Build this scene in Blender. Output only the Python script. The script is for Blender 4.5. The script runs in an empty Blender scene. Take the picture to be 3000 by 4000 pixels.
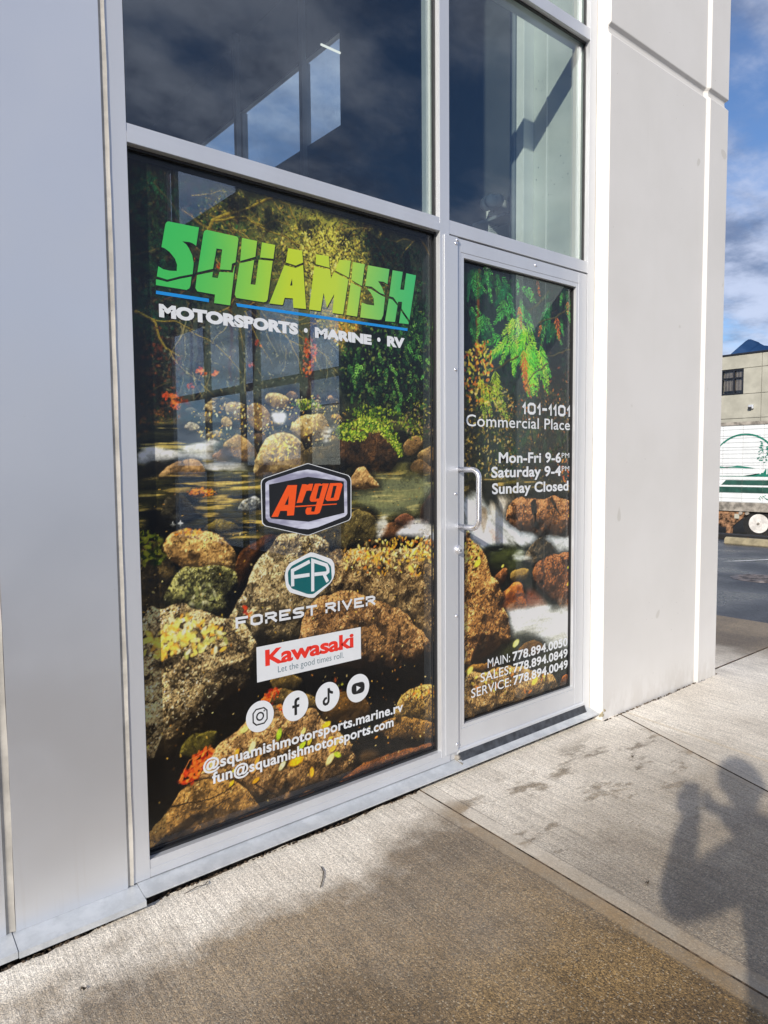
import bpy, bmesh, math, random
import numpy as np
from mathutils import Vector, Matrix
random.seed(7)
sc = bpy.context.scene
COL = sc.collection

# ---------------------------------------------------------------- camera
cam = bpy.data.cameras.new('camera')
cam.sensor_fit = 'VERTICAL'; cam.sensor_height = 36.0
cam.lens = 2744.4 / 4000 * 36.0
cam.clip_start = 0.02; cam.clip_end = 20000
cam_o = bpy.data.objects.new('camera', cam); COL.objects.link(cam_o)
RX = Vector((0.76989453, -0.63811515, -0.00845375))      # image right in world axes
RD = Vector((-0.04989604, -0.0469834, -0.99764871))      # image down
RF = Vector((0.63621757, 0.76850609, -0.06801169))       # forward
m = Matrix((RX, -RD, -RF)).transposed().to_4x4()
m.translation = Vector((0, 0, 1.45))
cam_o.matrix_world = m
sc.camera = cam_o

# ---------------------------------------------------------------- sun and sky
SUN_TO = Vector((-0.82314583, -0.40683172, 0.39612989))   # towards the sun
sun = bpy.data.lights.new('sun', 'SUN'); sun.energy = 4.3; sun.angle = math.radians(0.55)
sun.color = (1.0, 0.92, 0.80)
sun_o = bpy.data.objects.new('sun', sun); COL.objects.link(sun_o)
sun_o.rotation_euler = SUN_TO.to_track_quat('Z', 'Y').to_euler()
sun_o.location = (-6, -3, 8)
world = bpy.data.worlds.new('World'); sc.world = world; world.use_nodes = True
wt = world.node_tree; wt.nodes.clear()

class NT:
    """small node-tree writer"""
    def __init__(s, tree): s.t = tree
    def n(s, kind, props=None, **inp):
        nd = s.t.nodes.new('ShaderNode' + kind)
        for k, v in (props or {}).items(): setattr(nd, k, v)
        for k, v in inp.items():
            key = k[1:] if k[0] == '_' else k.replace('_', ' ')
            key = int(key) if key.isdigit() else key
            s.put(nd, key, v)
        return nd
    def put(s, nd, key, v):
        sk = nd.inputs[key]
        if isinstance(v, bpy.types.NodeSocket): s.t.links.new(v, sk)
        elif isinstance(v, bpy.types.Node): s.t.links.new(v.outputs[0], sk)
        elif isinstance(v, (tuple, list)) and len(v) == 3 and sk.type == 'RGBA': sk.default_value = (*v, 1)
        else: sk.default_value = v
    def math(s, op, a, b=0.5, c=None, clamp=False):
        nd = s.n('Math', dict(operation=op, use_clamp=clamp), _0=a, _1=b)
        if c is not None: s.put(nd, 2, c)
        return nd.outputs[0]
    def mix(s, f, a, b, blend='MIX'):
        nd = s.t.nodes.new('ShaderNodeMix'); nd.data_type = 'RGBA'; nd.blend_type = blend
        s.put(nd, 0, f)
        for i, v in ((6, a), (7, b)): s.put(nd, i, v)
        return nd.outputs[2]
    def noise(s, vec, scale, detail=3.0, rough=0.55, col=False):
        nd = s.n('TexNoise', None, Vector=vec, Scale=scale, Detail=detail, Roughness=rough)
        return nd.outputs[1 if col else 0]
    def ramp(s, f, a, b, va=0.0, vb=1.0, smooth=True):
        nd = s.n('MapRange', dict(interpolation_type='SMOOTHSTEP' if smooth else 'LINEAR'), _0=f, _1=a, _2=b, _3=va, _4=vb)
        return nd.outputs[0]
    def mapv(s, vec, scale=(1, 1, 1), rot=(0, 0, 0), loc=(0, 0, 0)):
        return s.n('Mapping', None, Vector=vec, Scale=scale, Rotation=rot, Location=loc).outputs[0]

w = NT(wt)
sky = w.n('TexSky', dict(sky_type='NISHITA', sun_disc=False, sun_elevation=math.asin(SUN_TO.z),
                         sun_rotation=math.atan2(SUN_TO.x, SUN_TO.y) % (2 * math.pi), altitude=50.0,
                         air_density=1.0, dust_density=0.3, ozone_density=2.5))
tc = w.n('TexCoord')
sep = w.n('SeparateXYZ', None, _0=tc.outputs['Generated'])
zz = w.math('MAXIMUM', sep.outputs[2], 0.0)
den = w.math('ADD', zz, 0.22)
cx = w.math('DIVIDE', sep.outputs[0], den); cy = w.math('DIVIDE', sep.outputs[1], den)
cv = w.n('CombineXYZ', None, _0=cx, _1=cy, _2=0.0)
n1 = w.noise(w.mapv(cv, (1.0, 1.35, 1), (0, 0, 0.4), (1.2, 4.9, 0)), 1.6, 8.0, 0.58)
n2 = w.noise(w.mapv(cv, (1, 1, 1), (0, 0, 0), (7.3, 2.2, 0)), 0.7, 3.0, 0.5)
cov = w.math('ADD', w.math('MULTIPLY', n1, 0.75), w.math('MULTIPLY', n2, 0.35))
low = w.ramp(sep.outputs[2], 0.02, 0.30, 0.07, 0.0)
mask = w.ramp(w.math('ADD', cov, low), 0.455, 0.60)
shade = w.ramp(w.noise(cv, 2.6, 6.0, 0.6), 0.38, 0.60)
cloud = w.mix(shade, (1.3, 1.6, 2.5), (5.0, 5.4, 6.7))
deep = w.mix(1.0, sky.outputs[0], (0.70, 0.80, 0.98), 'MULTIPLY')
skyc = w.mix(w.math('MULTIPLY', mask, 0.8), deep, cloud)
bg = w.n('Background', None, Color=skyc, Strength=0.115)
wo = w.n('OutputWorld'); wt.links.new(bg.outputs[0], wo.inputs[0])

sc.view_settings.view_transform = 'Standard'; sc.view_settings.look = 'None'
sc.view_settings.exposure = 0.20; sc.view_settings.gamma = 1.0
sc.view_settings.use_curve_mapping = False
sc.cycles.max_bounces = 10; sc.cycles.transparent_max_bounces = 16
sc.cycles.sample_clamp_indirect = 6.0

# ---------------------------------------------------------------- materials
def new_mat(name):
    mt = bpy.data.materials.new(name); mt.use_nodes = True
    mt.node_tree.nodes.clear()
    t = NT(mt.node_tree)
    out = t.n('OutputMaterial')
    return mt, t, out
def finish(t, out, **k):
    b = t.n('BsdfPrincipled', None, **k)
    t.t.links.new(b.outputs[0], out.inputs[0]); return b
def simple(name, col, rough=0.5, metal=0.0, var=0.06, scale=8.0, bump=0.0, bscale=60.0, spec=0.5, stretch=(1, 1, 1), coat=0.0):
    mt, t, out = new_mat(name)
    co = t.n('TexCoord').outputs['Object']
    co = t.mapv(co, stretch)
    nz = t.noise(co, scale, 4.0, 0.6)
    dark = tuple(c * (1 - var * 1.6) for c in col); lite = tuple(min(1, c * (1 + var)) for c in col)
    c = t.mix(t.ramp(nz, 0.3, 0.7), dark, lite)
    r = t.ramp(t.noise(co, scale * 2.3, 2.0), 0.3, 0.7, rough * 0.88, min(1, rough * 1.12))
    b = finish(t, out, Base_Color=c, Roughness=r, Metallic=metal)
    b.inputs['Specular IOR Level'].default_value = spec
    b.inputs['Coat Weight'].default_value = coat
    if bump:
        bn = t.n('Bump', None, Strength=bump, Distance=0.002, Height=t.noise(co, bscale, 3.0, 0.6))
        t.t.links.new(bn.outputs[0], b.inputs['Normal'])
    return mt

M = {}
M['alu'] = simple('anodised_aluminium', (0.68, 0.70, 0.735), 0.40, 0.45, 0.03, 3.0, 0.05, 260, stretch=(1, 1, 0.15))
def mat_panel():
    mt, t, out = new_mat('metal_panel')
    co = t.n('TexCoord').outputs['Object']
    st = t.noise(co, 1.2, 3.0, 0.5); sm = t.noise(co, 2.2, 5.0, 0.6)
    c = t.mix(t.ramp(st, 0.3, 0.7), (0.72, 0.745, 0.785), (0.75, 0.775, 0.815))
    z = t.n('SeparateXYZ', None, _0=co).outputs[2]
    drip = t.math('MULTIPLY', t.ramp(t.noise(t.mapv(co, (70, 70, 3)), 1.0, 3.0, 0.6), 0.5, 0.75), t.ramp(z, 0.05, 0.4, 0.14, 0.0))
    c = t.mix(drip, c, (0.52, 0.50, 0.46))
    fleck = t.ramp(t.n('TexVoronoi', None, Vector=co, Scale=26.0).outputs[0], 0.02, 0.035, 0.5, 0.0)
    c = t.mix(t.math('MULTIPLY', fleck, t.ramp(sm, 0.5, 0.6)), c, (0.3, 0.29, 0.28))
    b = finish(t, out, Base_Color=c, Metallic=0.62, Roughness=t.ramp(sm, 0.35, 0.65, 0.30, 0.41))
    h = t.math('ADD', t.math('MULTIPLY', t.noise(co, 1.1, 2.0), 6.0), t.math('MULTIPLY', t.noise(co, 300, 2.0), 0.05))
    bn = t.n('Bump', None, Strength=0.10, Distance=0.003, Height=h); t.t.links.new(bn.outputs[0], b.inputs['Normal'])
    return mt
M['panel'] = mat_panel()
M['handle'] = simple('brushed_steel', (0.80, 0.80, 0.84), 0.28, 0.9, 0.03, 20)
M['gasket'] = simple('black_gasket', (0.018, 0.019, 0.022), 0.5, 0, 0.1)
M['rubber'] = simple('sweep_rubber', (0.05, 0.055, 0.065), 0.5, 0, 0.3, 30, 0.3, 90)
M['sealant'] = simple('cream_sealant', (0.47, 0.45, 0.41), 0.6, 0, 0.15, 9, 0.5, 40)
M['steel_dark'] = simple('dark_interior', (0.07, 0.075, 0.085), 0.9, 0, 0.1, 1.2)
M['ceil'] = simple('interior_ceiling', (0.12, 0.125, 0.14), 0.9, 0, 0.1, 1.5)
M['post'] = simple('interior_post', (0.22, 0.24, 0.27), 0.6, 0, 0.08, 2)
M['white'] = simple('white_plastic', (0.80, 0.80, 0.78), 0.4, 0, 0.02)
M['letter'] = simple('white_vinyl', (0.74, 0.77, 0.80), 0.35, 0, 0.02)
M['orange'] = simple('orange_vinyl', (0.90, 0.10, 0.012), 0.35, 0, 0.03, 40)
M['red'] = simple('red_vinyl', (0.80, 0.035, 0.02), 0.35, 0, 0.03)
M['blue'] = simple('blue_vinyl', (0.01, 0.27, 0.72), 0.35, 0, 0.03)
M['teal'] = simple('teal_vinyl', (0.004, 0.12, 0.13), 0.35, 0, 0.05)
M['black'] = simple('black_vinyl', (0.012, 0.013, 0.015), 0.35, 0, 0.1)
M['grey_txt'] = simple('slate_vinyl', (0.10, 0.18, 0.22), 0.35, 0, 0.03)
M['dirt'] = simple('dirt_fill', (0.085, 0.06, 0.04), 0.95, 0, 0.7, 30, 1.0, 70)
M['skin'] = simple('skin', (0.55, 0.32, 0.24), 0.5, 0, 0.05)
M['jacket'] = simple('dark_jacket', (0.03, 0.035, 0.05), 0.8, 0, 0.2, 20)
M['trousers'] = simple('dark_trousers', (0.04, 0.045, 0.06), 0.8, 0, 0.2, 20)
M['hair'] = simple('brown_hair', (0.05, 0.03, 0.02), 0.7, 0, 0.3, 60)

def mat_silver():
    mt, t, out = new_mat('silver_print')
    co = t.n('TexCoord').outputs['Object']
    c = t.mix(t.ramp(t.noise(t.mapv(co, (6, 1, 20)), 1.5, 2.0), 0.35, 0.65), (0.30, 0.30, 0.42), (0.62, 0.64, 0.76))
    finish(t, out, Base_Color=c, Roughness=0.35); return mt
M['silver'] = mat_silver()

def mat_green():
    mt, t, out = new_mat('green_gradient_vinyl')
    co = t.n('TexCoord').outputs['Object']
    s = t.n('SeparateXYZ', None, _0=co)
    nz = t.noise(t.mapv(co, (1, 1, 1)), 2.2, 0.0)
    x = t.math('ADD', s.outputs[0], t.math('MULTIPLY', t.math('SUBTRACT', nz, 0.5), 0.35))
    cr = t.n('ValToRGB', None, _0=t.ramp(x, 0.93, 2.14, smooth=False))
    r = cr.color_ramp; r.elements[0].color = (0.03, 0.50, 0.11, 1); r.elements[1].color = (0.03, 0.47, 0.17, 1)
    for p, c in ((0.16, (0.06, 0.52, 0.10)), (0.30, (0.30, 0.62, 0.06)), (0.42, (0.52, 0.66, 0.03)), (0.62, (0.50, 0.66, 0.05)), (0.74, (0.28, 0.60, 0.10)), (0.88, (0.08, 0.50, 0.14))):
        e = r.elements.new(p); e.color = (*c, 1)
    finish(t, out, Base_Color=cr.outputs[0], Roughness=0.35); return mt
M['green'] = mat_green()

def mat_pilaster():
    mt, t, out = new_mat('painted_concrete')
    co = t.n('TexCoord').outputs['Object']
    big = t.noise(co, 1.3, 4.0, 0.6)
    c = t.mix(t.ramp(big, 0.3, 0.7), (0.69, 0.675, 0.65), (0.735, 0.72, 0.70))
    # air holes and scuffs
    vor = t.n('TexVoronoi', None, Vector=co, Scale=17.0).outputs[0]
    holes = t.math('MULTIPLY', t.ramp(vor, 0.035, 0.05, 1.0, 0.0), t.ramp(t.noise(co, 3.0), 0.5, 0.6))
    c = t.mix(t.math('MULTIPLY', holes, 0.7), c, (0.25, 0.23, 0.2))
    scuff = t.ramp(t.noise(t.mapv(co, (9, 9, 1.6)), 2.0, 6.0, 0.7), 0.66, 0.74)
    lowz = t.ramp(t.n('SeparateXYZ', None, _0=co).outputs[2], 0.2, 1.8, 1.0, 0.15)
    c = t.mix(t.math('MULTIPLY', t.math('MULTIPLY', scuff, lowz), 0.35), c, (0.45, 0.42, 0.38))
    patch = t.ramp(t.noise(co, 4.3, 1.0), 0.735, 0.75)
    c = t.mix(t.math('MULTIPLY', patch, 0.5), c, (0.50, 0.48, 0.43))
    zc_ = t.n('SeparateXYZ', None, _0=co).outputs[2]
    splash = t.math('MULTIPLY', t.ramp(zc_, 0.0, 0.25, 0.28, 0.0), t.ramp(t.noise(t.mapv(co, (1, 1, 0.5)), 9.0, 5.0, 0.7), 0.40, 0.62))
    c = t.mix(splash, c, (0.42, 0.38, 0.32))
    run = t.math('MULTIPLY', t.ramp(t.noise(t.mapv(co, (14, 14, 0.5)), 1.0, 4.0, 0.65), 0.58, 0.80), 0.10)
    c = t.mix(run, c, (0.52, 0.50, 0.46))
    b = finish(t, out, Base_Color=c, Roughness=0.62)
    h = t.math('ADD', t.math('MULTIPLY', t.noise(co, 160, 3.0), 0.35), t.math('ADD', t.noise(co, 7.0, 3.0), t.math('MULTIPLY', holes, -1.5)))
    bn = t.n('Bump', None, Strength=0.35, Distance=0.003, Height=h)
    t.t.links.new(bn.outputs[0], b.inputs['Normal'])
    return mt
M['pil'] = mat_pilaster()

def mat_concrete_inner():
    mt, t, out = new_mat('raw_concrete')
    co = t.n('TexCoord').outputs['Object']
    c = t.mix(t.ramp(t.noise(co, 2.0, 4.0), 0.3, 0.7), (0.44, 0.45, 0.43), (0.58, 0.59, 0.56))
    vor = t.n('TexVoronoi', None, Vector=t.mapv(co, (1, 1, 0.7)), Scale=34.0).outputs[0]
    holes = t.math('MULTIPLY', t.ramp(vor, 0.08, 0.13, 1.0, 0.0), t.ramp(t.noise(co, 6.0), 0.45, 0.6))
    c = t.mix(holes, c, (0.16, 0.16, 0.15))
    finish(t, out, Base_Color=c, Roughness=0.8); return mt
M['rawc'] = mat_concrete_inner()

def mat_sill():
    mt, t, out = new_mat('galvanised_sill')
    co = t.n('TexCoord').outputs['Object']
    sp = t.n('TexVoronoi', None, Vector=co, Scale=42.0).outputs[1]
    g = t.n('SeparateColor', None, _0=sp).outputs[0]
    bl = t.ramp(t.noise(co, 14, 5.0, 0.65), 0.35, 0.7)
    c = t.mix(t.math('MULTIPLY', g, 0.35), t.mix(bl, (0.50, 0.53, 0.56), (0.68, 0.71, 0.74)), (0.60, 0.64, 0.68))
    rust = t.ramp(t.noise(t.mapv(co, (4, 30, 30)), 3.0, 5.0, 0.7), 0.68, 0.78)
    c = t.mix(t.math('MULTIPLY', rust, 0.35), c, (0.42, 0.28, 0.13))
    finish(t, out, Base_Color=c, Roughness=t.ramp(bl, 0, 1, 0.5, 0.38), Metallic=0.35); return mt
M['sill'] = mat_sill()

def mat_glass(name, tint, refl=1.0):
    mt, t, out = new_mat(name)
    tr = t.n('BsdfTransparent', None, Color=tint)
    gl = t.n('BsdfGlossy', None, Color=(0.95, 0.97, 1.0), Roughness=0.0)
    fc = t.n('LayerWeight', None, Blend=0.5).outputs[1]
    f = t.math('ADD', t.math('MULTIPLY', t.math('POWER', fc, 5.0), 0.93), 0.100)
    f = t.math('MULTIPLY', f, refl, clamp=True)
    mx = t.n('MixShader', None, _0=f, _1=tr.outputs[0], _2=gl.outputs[0])
    t.t.links.new(mx.outputs[0], out.inputs[0]); return mt
M['glass'] = mat_glass('window_glass', (0.885, 0.935, 0.925))
M['glass_side'] = mat_glass('clear_glass', (0.94, 0.96, 0.97), 0.5)

def mat_print():
    """perforated one-way film: printed colour from the print attribute, a part of the light passes the holes"""
    mt, t, out = new_mat('printed_film')
    at = t.n('Attribute', dict(attribute_name='print_colour'))
    b = t.n('BsdfPrincipled', None, Base_Color=at.outputs[0], Roughness=0.22)
    b.inputs['Specular IOR Level'].default_value = 0.55
    tr = t.n('BsdfTransparent', None, Color=(0.9, 0.95, 1.0))
    co = t.n('TexCoord').outputs['Object']
    mx = t.n('MixShader', None, _0=0.24, _1=b.outputs[0], _2=tr.outputs[0])
    t.t.links.new(mx.outputs[0], out.inputs[0]); return mt
M['print'] = mat_print()

def mat_paving(name, mode):
    mt, t, out = new_mat(name)
    co = t.n('TexCoord').outputs['Object']
    s = t.n('SeparateXYZ', None, _0=co); X, Y = s.outputs[0], s.outputs[1]
    skew = t.mapv(co, (1, 1, 1), (0, 0, 0.0716))
    fine = t.noise(co, 260.0, 3.0, 0.75)
    mid = t.noise(co, 95.0, 3.0, 0.65)
    broom = t.noise(t.mapv(skew, (120, 5, 1)), 1.0, 3.0, 0.6)
    broom2 = t.noise(t.mapv(skew, (40, 1.4, 1)), 1.0, 2.0, 0.5)
    vor = t.n('TexVoronoi', None, Vector=co, Scale=250.0)
    vc = t.n('SeparateColor', None, _0=vor.outputs[1])
    big = t.noise(co, 1.3, 6.0, 0.65)
    blot = t.noise(t.mapv(co, (1.0, 2.1, 1), (0, 0, 0.55)), 2.6, 6.0, 0.68)
    wob = t.math('MULTIPLY', t.math('SUBTRACT', t.noise(co, 2.3, 7.0, 0.62), 0.5), 0.95)
    yy = t.math('ADD', Y, wob)
    if mode == 'A': wet = t.math('ADD', t.ramp(yy, 2.12, 1.86, 0, 0.78), t.ramp(yy, 1.8, 0.9, 0, 0.22))
    elif mode == 'B':
        wet = t.math('MAXIMUM', t.ramp(yy, 2.18, 1.0, 0, 0.78), t.math('MULTIPLY', t.ramp(blot, 0.49, 0.62), t.math('MULTIPLY', t.ramp(Y, 2.18, 2.0), 0.75)))
    elif mode == 'C':
        wet = t.math('MAXIMUM', t.ramp(yy, 2.2, 0.9, 0, 0.55), t.math('MULTIPLY', t.ramp(blot, 0.60, 0.68), 0.25))
        wet = t.math('MAXIMUM', wet, t.math('MULTIPLY', t.ramp(t.math('ADD', X, wob), 4.9, 5.8), 0.75))
    else: wet = t.ramp(t.math('SUBTRACT', t.math('ADD', X, wob), t.math('MULTIPLY', Y, 0.3)), 4.25, 4.9, 0.15, 0.9)
    dry = t.mix(t.ramp(big, 0.35, 0.65), (0.71, 0.65, 0.56), (0.87, 0.815, 0.72))
    # every grain has its own tone, wet or dry
    tone = t.ramp(vc.outputs[0], 0.0, 1.0, 0.78, 1.32, smooth=False)
    tone = t.math('MULTIPLY', tone, t.ramp(mid, 0.3, 0.7, 0.80, 1.12))
    tone = t.math('MULTIPLY', tone, t.ramp(broom, 0.30, 0.55, 0.80, 1.03))
    tone = t.math('MULTIPLY', tone, t.ramp(broom2, 0.30, 0.65, 0.90, 1.03))
    if mode == 'A': wm = t.mix(t.ramp(big, 0.35, 0.65), (0.112, 0.073, 0.031), (0.225, 0.153, 0.070))
    else: wm = t.mix(t.ramp(big, 0.35, 0.65), (0.115, 0.084, 0.050), (0.21, 0.16, 0.10))
    wetc = t.mix(1.0, dry, wm, 'MULTIPLY')
    # wet grains: strong contrast between stones
    wt2 = t.ramp(vc.outputs[1], 0.0, 1.0, 0.40, 1.95, smooth=False)
    wetc = t.mix(1.0, wetc, t.n('CombineXYZ', None, _0=wt2, _1=wt2, _2=t.math('MULTIPLY', wt2, 0.96)).outputs[0], 'MULTIPLY')
    c = t.mix(wet, dry, wetc)
    c = t.mix(1.0, c, t.n('CombineXYZ', None, _0=tone, _1=tone, _2=tone).outputs[0], 'MULTIPLY')
    pit = t.ramp(fine, 0.37, 0.29, 0, 1)
    c = t.mix(t.math('MULTIPLY', pit, 0.7), c, (0.07, 0.055, 0.04))
    stone = t.ramp(vc.outputs[2], 0.955, 0.975)
    c = t.mix(t.math('MULTIPLY', stone, 0.40), c, (0.66, 0.58, 0.44))
    dark = t.math('MULTIPLY', t.ramp(t.n('TexVoronoi', None, Vector=co, Scale=60.0).outputs[0], 0.10, 0.16, 1, 0), t.ramp(t.noise(co, 4.0), 0.5, 0.6))
    c = t.mix(t.math('MULTIPLY', dark, 0.55), c, (0.06, 0.05, 0.04))
    def band(x0, k, y0, wd):
        d = t.math('SUBTRACT', t.math('ADD', X, t.math('MULTIPLY', t.math('SUBTRACT', y0, Y), k)), x0)
        return t.ramp(t.math('ABSOLUTE', d), wd * 0.75, wd, 1, 0), t.ramp(t.math('ABSOLUTE', t.math('SUBTRACT', t.math('ABSOLUTE', d), wd)), 0.001, 0.004, 1, 0)
    b1, e1 = band(2.053, 0.0716, 2.248, 0.075)
    b2, e2 = band(3.616, 0.383, 2.31, 0.05)
    b3, e3 = band(3.64, 0.115, 2.31, 0.012)
    tint = t.mix(t.ramp(t.noise(co, 5.0, 4.0), 0.35, 0.65), (0.36, 0.235, 0.105), (0.36, 0.30, 0.22))
    bandc = t.mix(wet, (0.60, 0.56, 0.49), tint)
    c = t.mix(t.math('MULTIPLY', t.math('MAXIMUM', b1, b2), 0.5), c, bandc)
    c = t.mix(t.math('MULTIPLY', b3, 0.35), c, (0.60, 0.48, 0.30))
    c = t.mix(t.math('MULTIPLY', t.math('MAXIMUM', e1, e2), 0.4), c, (0.10, 0.08, 0.06))
    b = finish(t, out, Base_Color=c, Roughness=t.ramp(wet, 0, 1, 0.90, 0.55))
    flat = t.ramp(t.math('MAXIMUM', b1, b2), 0, 1, 1.0, 0.45)
    h = t.math('ADD', t.math('MULTIPLY', broom, 0.55), t.math('ADD', t.math('MULTIPLY', broom2, 0.2), t.math('MULTIPLY', mid, 0.8)))
    h = t.math('ADD', h, t.math('ADD', t.math('MULTIPLY', fine, 0.5), t.math('MULTIPLY', vor.outputs[0], -0.35)))
    bn = t.n('Bump', None, Strength=t.math('MULTIPLY', flat, 0.7), Distance=0.005, Height=h)
    t.t.links.new(bn.outputs[0], b.inputs['Normal'])
    return mt

def mat_asphalt():
    mt, t, out = new_mat('wet_asphalt')
    co = t.n('TexCoord').outputs['Object']
    vor = t.n('TexVoronoi', None, Vector=co, Scale=70.0)
    v = t.n('SeparateColor', None, _0=vor.outputs[1]).outputs[0]
    c = t.mix(t.ramp(v, 0.2, 1.0), (0.010, 0.012, 0.016), (0.065, 0.07, 0.08))
    c = t.mix(t.ramp(t.noise(t.mapv(co, (1, 0.3, 1)), 0.8, 4.0), 0.35, 0.7, 0, 0.6), c, (0.085, 0.09, 0.10))
    b = finish(t, out, Base_Color=c, Roughness=t.ramp(t.noise(co, 0.9, 4.0), 0.35, 0.65, 0.24, 0.48))
    bn = t.n('Bump', None, Strength=0.8, Distance=0.01, Height=t.noise(co, 60, 3.0, 0.7))
    t.t.links.new(bn.outputs[0], b.inputs['Normal']); return mt
M['asphalt'] = mat_asphalt()
M['paint'] = simple('road_paint', (0.62, 0.63, 0.62), 0.6, 0, 0.25, 12)
M['iron'] = simple('cast_iron', (0.20, 0.17, 0.16), 0.45, 0.5, 0.5, 8, 0.8, 30)
M['curb'] = simple('kerb_concrete', (0.30, 0.26, 0.17), 0.85, 0, 0.25, 5, 0.6, 50)
M['grey_conc'] = simple('grey_concrete_panel', (0.40, 0.39, 0.33), 0.9, 0, 0.10, 1.2, 0.2, 8)
M['dark_trim'] = simple('dark_trim', (0.016, 0.02, 0.03), 0.7, spec=0.2)
M['blind'] = simple('brown_blind', (0.10, 0.075, 0.06), 0.8, 0, 0.2, 8)
M['blind_edge'] = simple('blind_edge', (0.35, 0.30, 0.24), 0.8)
M['trailer'] = simple('trailer_white', (0.72, 0.75, 0.77), 0.45, 0, 0.05, 3, stretch=(1, 1, 0.3))
M['tgreen'] = simple('trailer_green', (0.008, 0.17, 0.12), 0.5, 0, 0.15, 4)
M['tdark'] = simple('trailer_stripe', (0.02, 0.085, 0.065), 0.5, 0, 0.25, 3)
M['rail'] = simple('weathered_rail', (0.34, 0.31, 0.27), 0.6, 0.2, 0.35, 6)
M['rust'] = simple('rusted_steel', (0.24, 0.13, 0.07), 0.9, 0.1, 0.75, 9, 0.5, 20)
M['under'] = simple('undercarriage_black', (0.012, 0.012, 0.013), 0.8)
M['hub'] = simple('painted_wheel_disc', (0.72, 0.70, 0.68), 0.4, 0, 0.15, 6)
M['drygrass'] = simple('dry_grass', (0.22, 0.17, 0.07), 0.9, 0, 0.4, 30)
M['leaf'] = simple('dead_leaf', (0.05, 0.035, 0.02), 0.9, 0, 0.4, 40)
def mat_mountain():
    mt, t, out = new_mat('haze_tinted_forest')
    co = t.n('TexCoord').outputs['Object']
    c = t.mix(t.ramp(t.noise(co, 0.004, 6.0, 0.65), 0.35, 0.65), (0.018, 0.05, 0.13), (0.04, 0.085, 0.19))  # blue of the distance haze is put into the forest colour
    finish(t, out, Base_Color=c, Roughness=1.0).inputs['Specular IOR Level'].default_value = 0.0
    return mt
M['mount'] = mat_mountain()

# ---------------------------------------------------------------- object helpers
def tag(o, label=None, cat=None, group=None, kind=None):
    if label: o['label'] = label
    if cat: o['category'] = cat
    if group: o['group'] = group
    if kind: o['kind'] = kind
    return o
def thing(name, loc, label=None, cat=None, group=None, kind=None):
    o = bpy.data.objects.new(name, None); COL.objects.link(o)
    o.location = loc; o.empty_display_size = 0.1
    return tag(o, label, cat, group, kind)
def link(name, me, mat=None, parent=None, smooth=False):
    """a mesh in world coordinates; below an Empty it is shifted back by the Empty's place"""
    o = bpy.data.objects.new(name, me); COL.objects.link(o)
    if mat is not None: me.materials.append(M[mat] if isinstance(mat, str) else mat)
    if smooth: me.shade_smooth()
    if parent is not None:
        o.parent = parent
        if parent.type == 'EMPTY': o.location = -parent.location
    return o
def from_bm(name, bm, mat=None, parent=None, smooth=False):
    me = bpy.data.meshes.new(name); bm.to_mesh(me); bm.free()
    return link(name, me, mat, parent, smooth)
def box_bm(bm, x0, x1, y0, y1, z0, z1, bev=0.0):
    r = bmesh.ops.create_cube(bm, size=1.0)
    vs = r['verts']
    for v in vs:
        v.co = Vector((x0 + (v.co.x + .5) * (x1 - x0), y0 + (v.co.y + .5) * (y1 - y0), z0 + (v.co.z + .5) * (z1 - z0)))
    if bev:
        es = list({e for v in vs for e in v.link_edges})
        bmesh.ops.bevel(bm, geom=es, offset=bev, segments=2, profile=0.6, affect='EDGES')
def box(name, x0, x1, y0, y1, z0, z1, mat, parent=None, bev=0.0012):
    bm = bmesh.new(); box_bm(bm, x0, x1, y0, y1, z0, z1, bev)
    return from_bm(name, bm, mat, parent)
def prism(name, pts, axis, a, b, mat, parent=None, bev=0.0):
    """closed outline pushed along an axis; pts are the other two coordinates in order"""
    bm = bmesh.new()
    def mk(p, t):
        return {'x': (t, p[0], p[1]), 'y': (p[0], t, p[1]), 'z': (p[0], p[1], t)}[axis]
    A = [bm.verts.new(mk(p, a)) for p in pts]; B = [bm.verts.new(mk(p, b)) for p in pts]
    n = len(pts)
    bm.faces.new(A); bm.faces.new(B[::-1])
    for i in range(n): bm.faces.new((A[i], B[i], B[(i + 1) % n], A[(i + 1) % n]))
    bmesh.ops.recalc_face_normals(bm, faces=bm.faces)
    if bev: bmesh.ops.bevel(bm, geom=list(bm.edges), offset=bev, segments=2, affect='EDGES')
    return from_bm(name, bm, mat, parent)
def cyl_bm(bm, p0, p1, r0, r1=None, seg=20):
    r1 = r0 if r1 is None else r1
    p0, p1 = Vector(p0), Vector(p1); d = p1 - p0
    q = d.to_track_quat('Z', 'Y').to_matrix().to_4x4()
    q.translation = (p0 + p1) / 2
    bmesh.ops.create_cone(bm, cap_ends=True, segments=seg, radius1=r0, radius2=r1, depth=d.length, matrix=q)
def cyl(name, p0, p1, r0, mat, parent=None, r1=None, seg=24, smooth=True):
    bm = bmesh.new(); cyl_bm(bm, p0, p1, r0, r1, seg)
    for f in bm.faces: f.smooth = len(f.verts) == 4
    return from_bm(name, bm, mat, parent)
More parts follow.
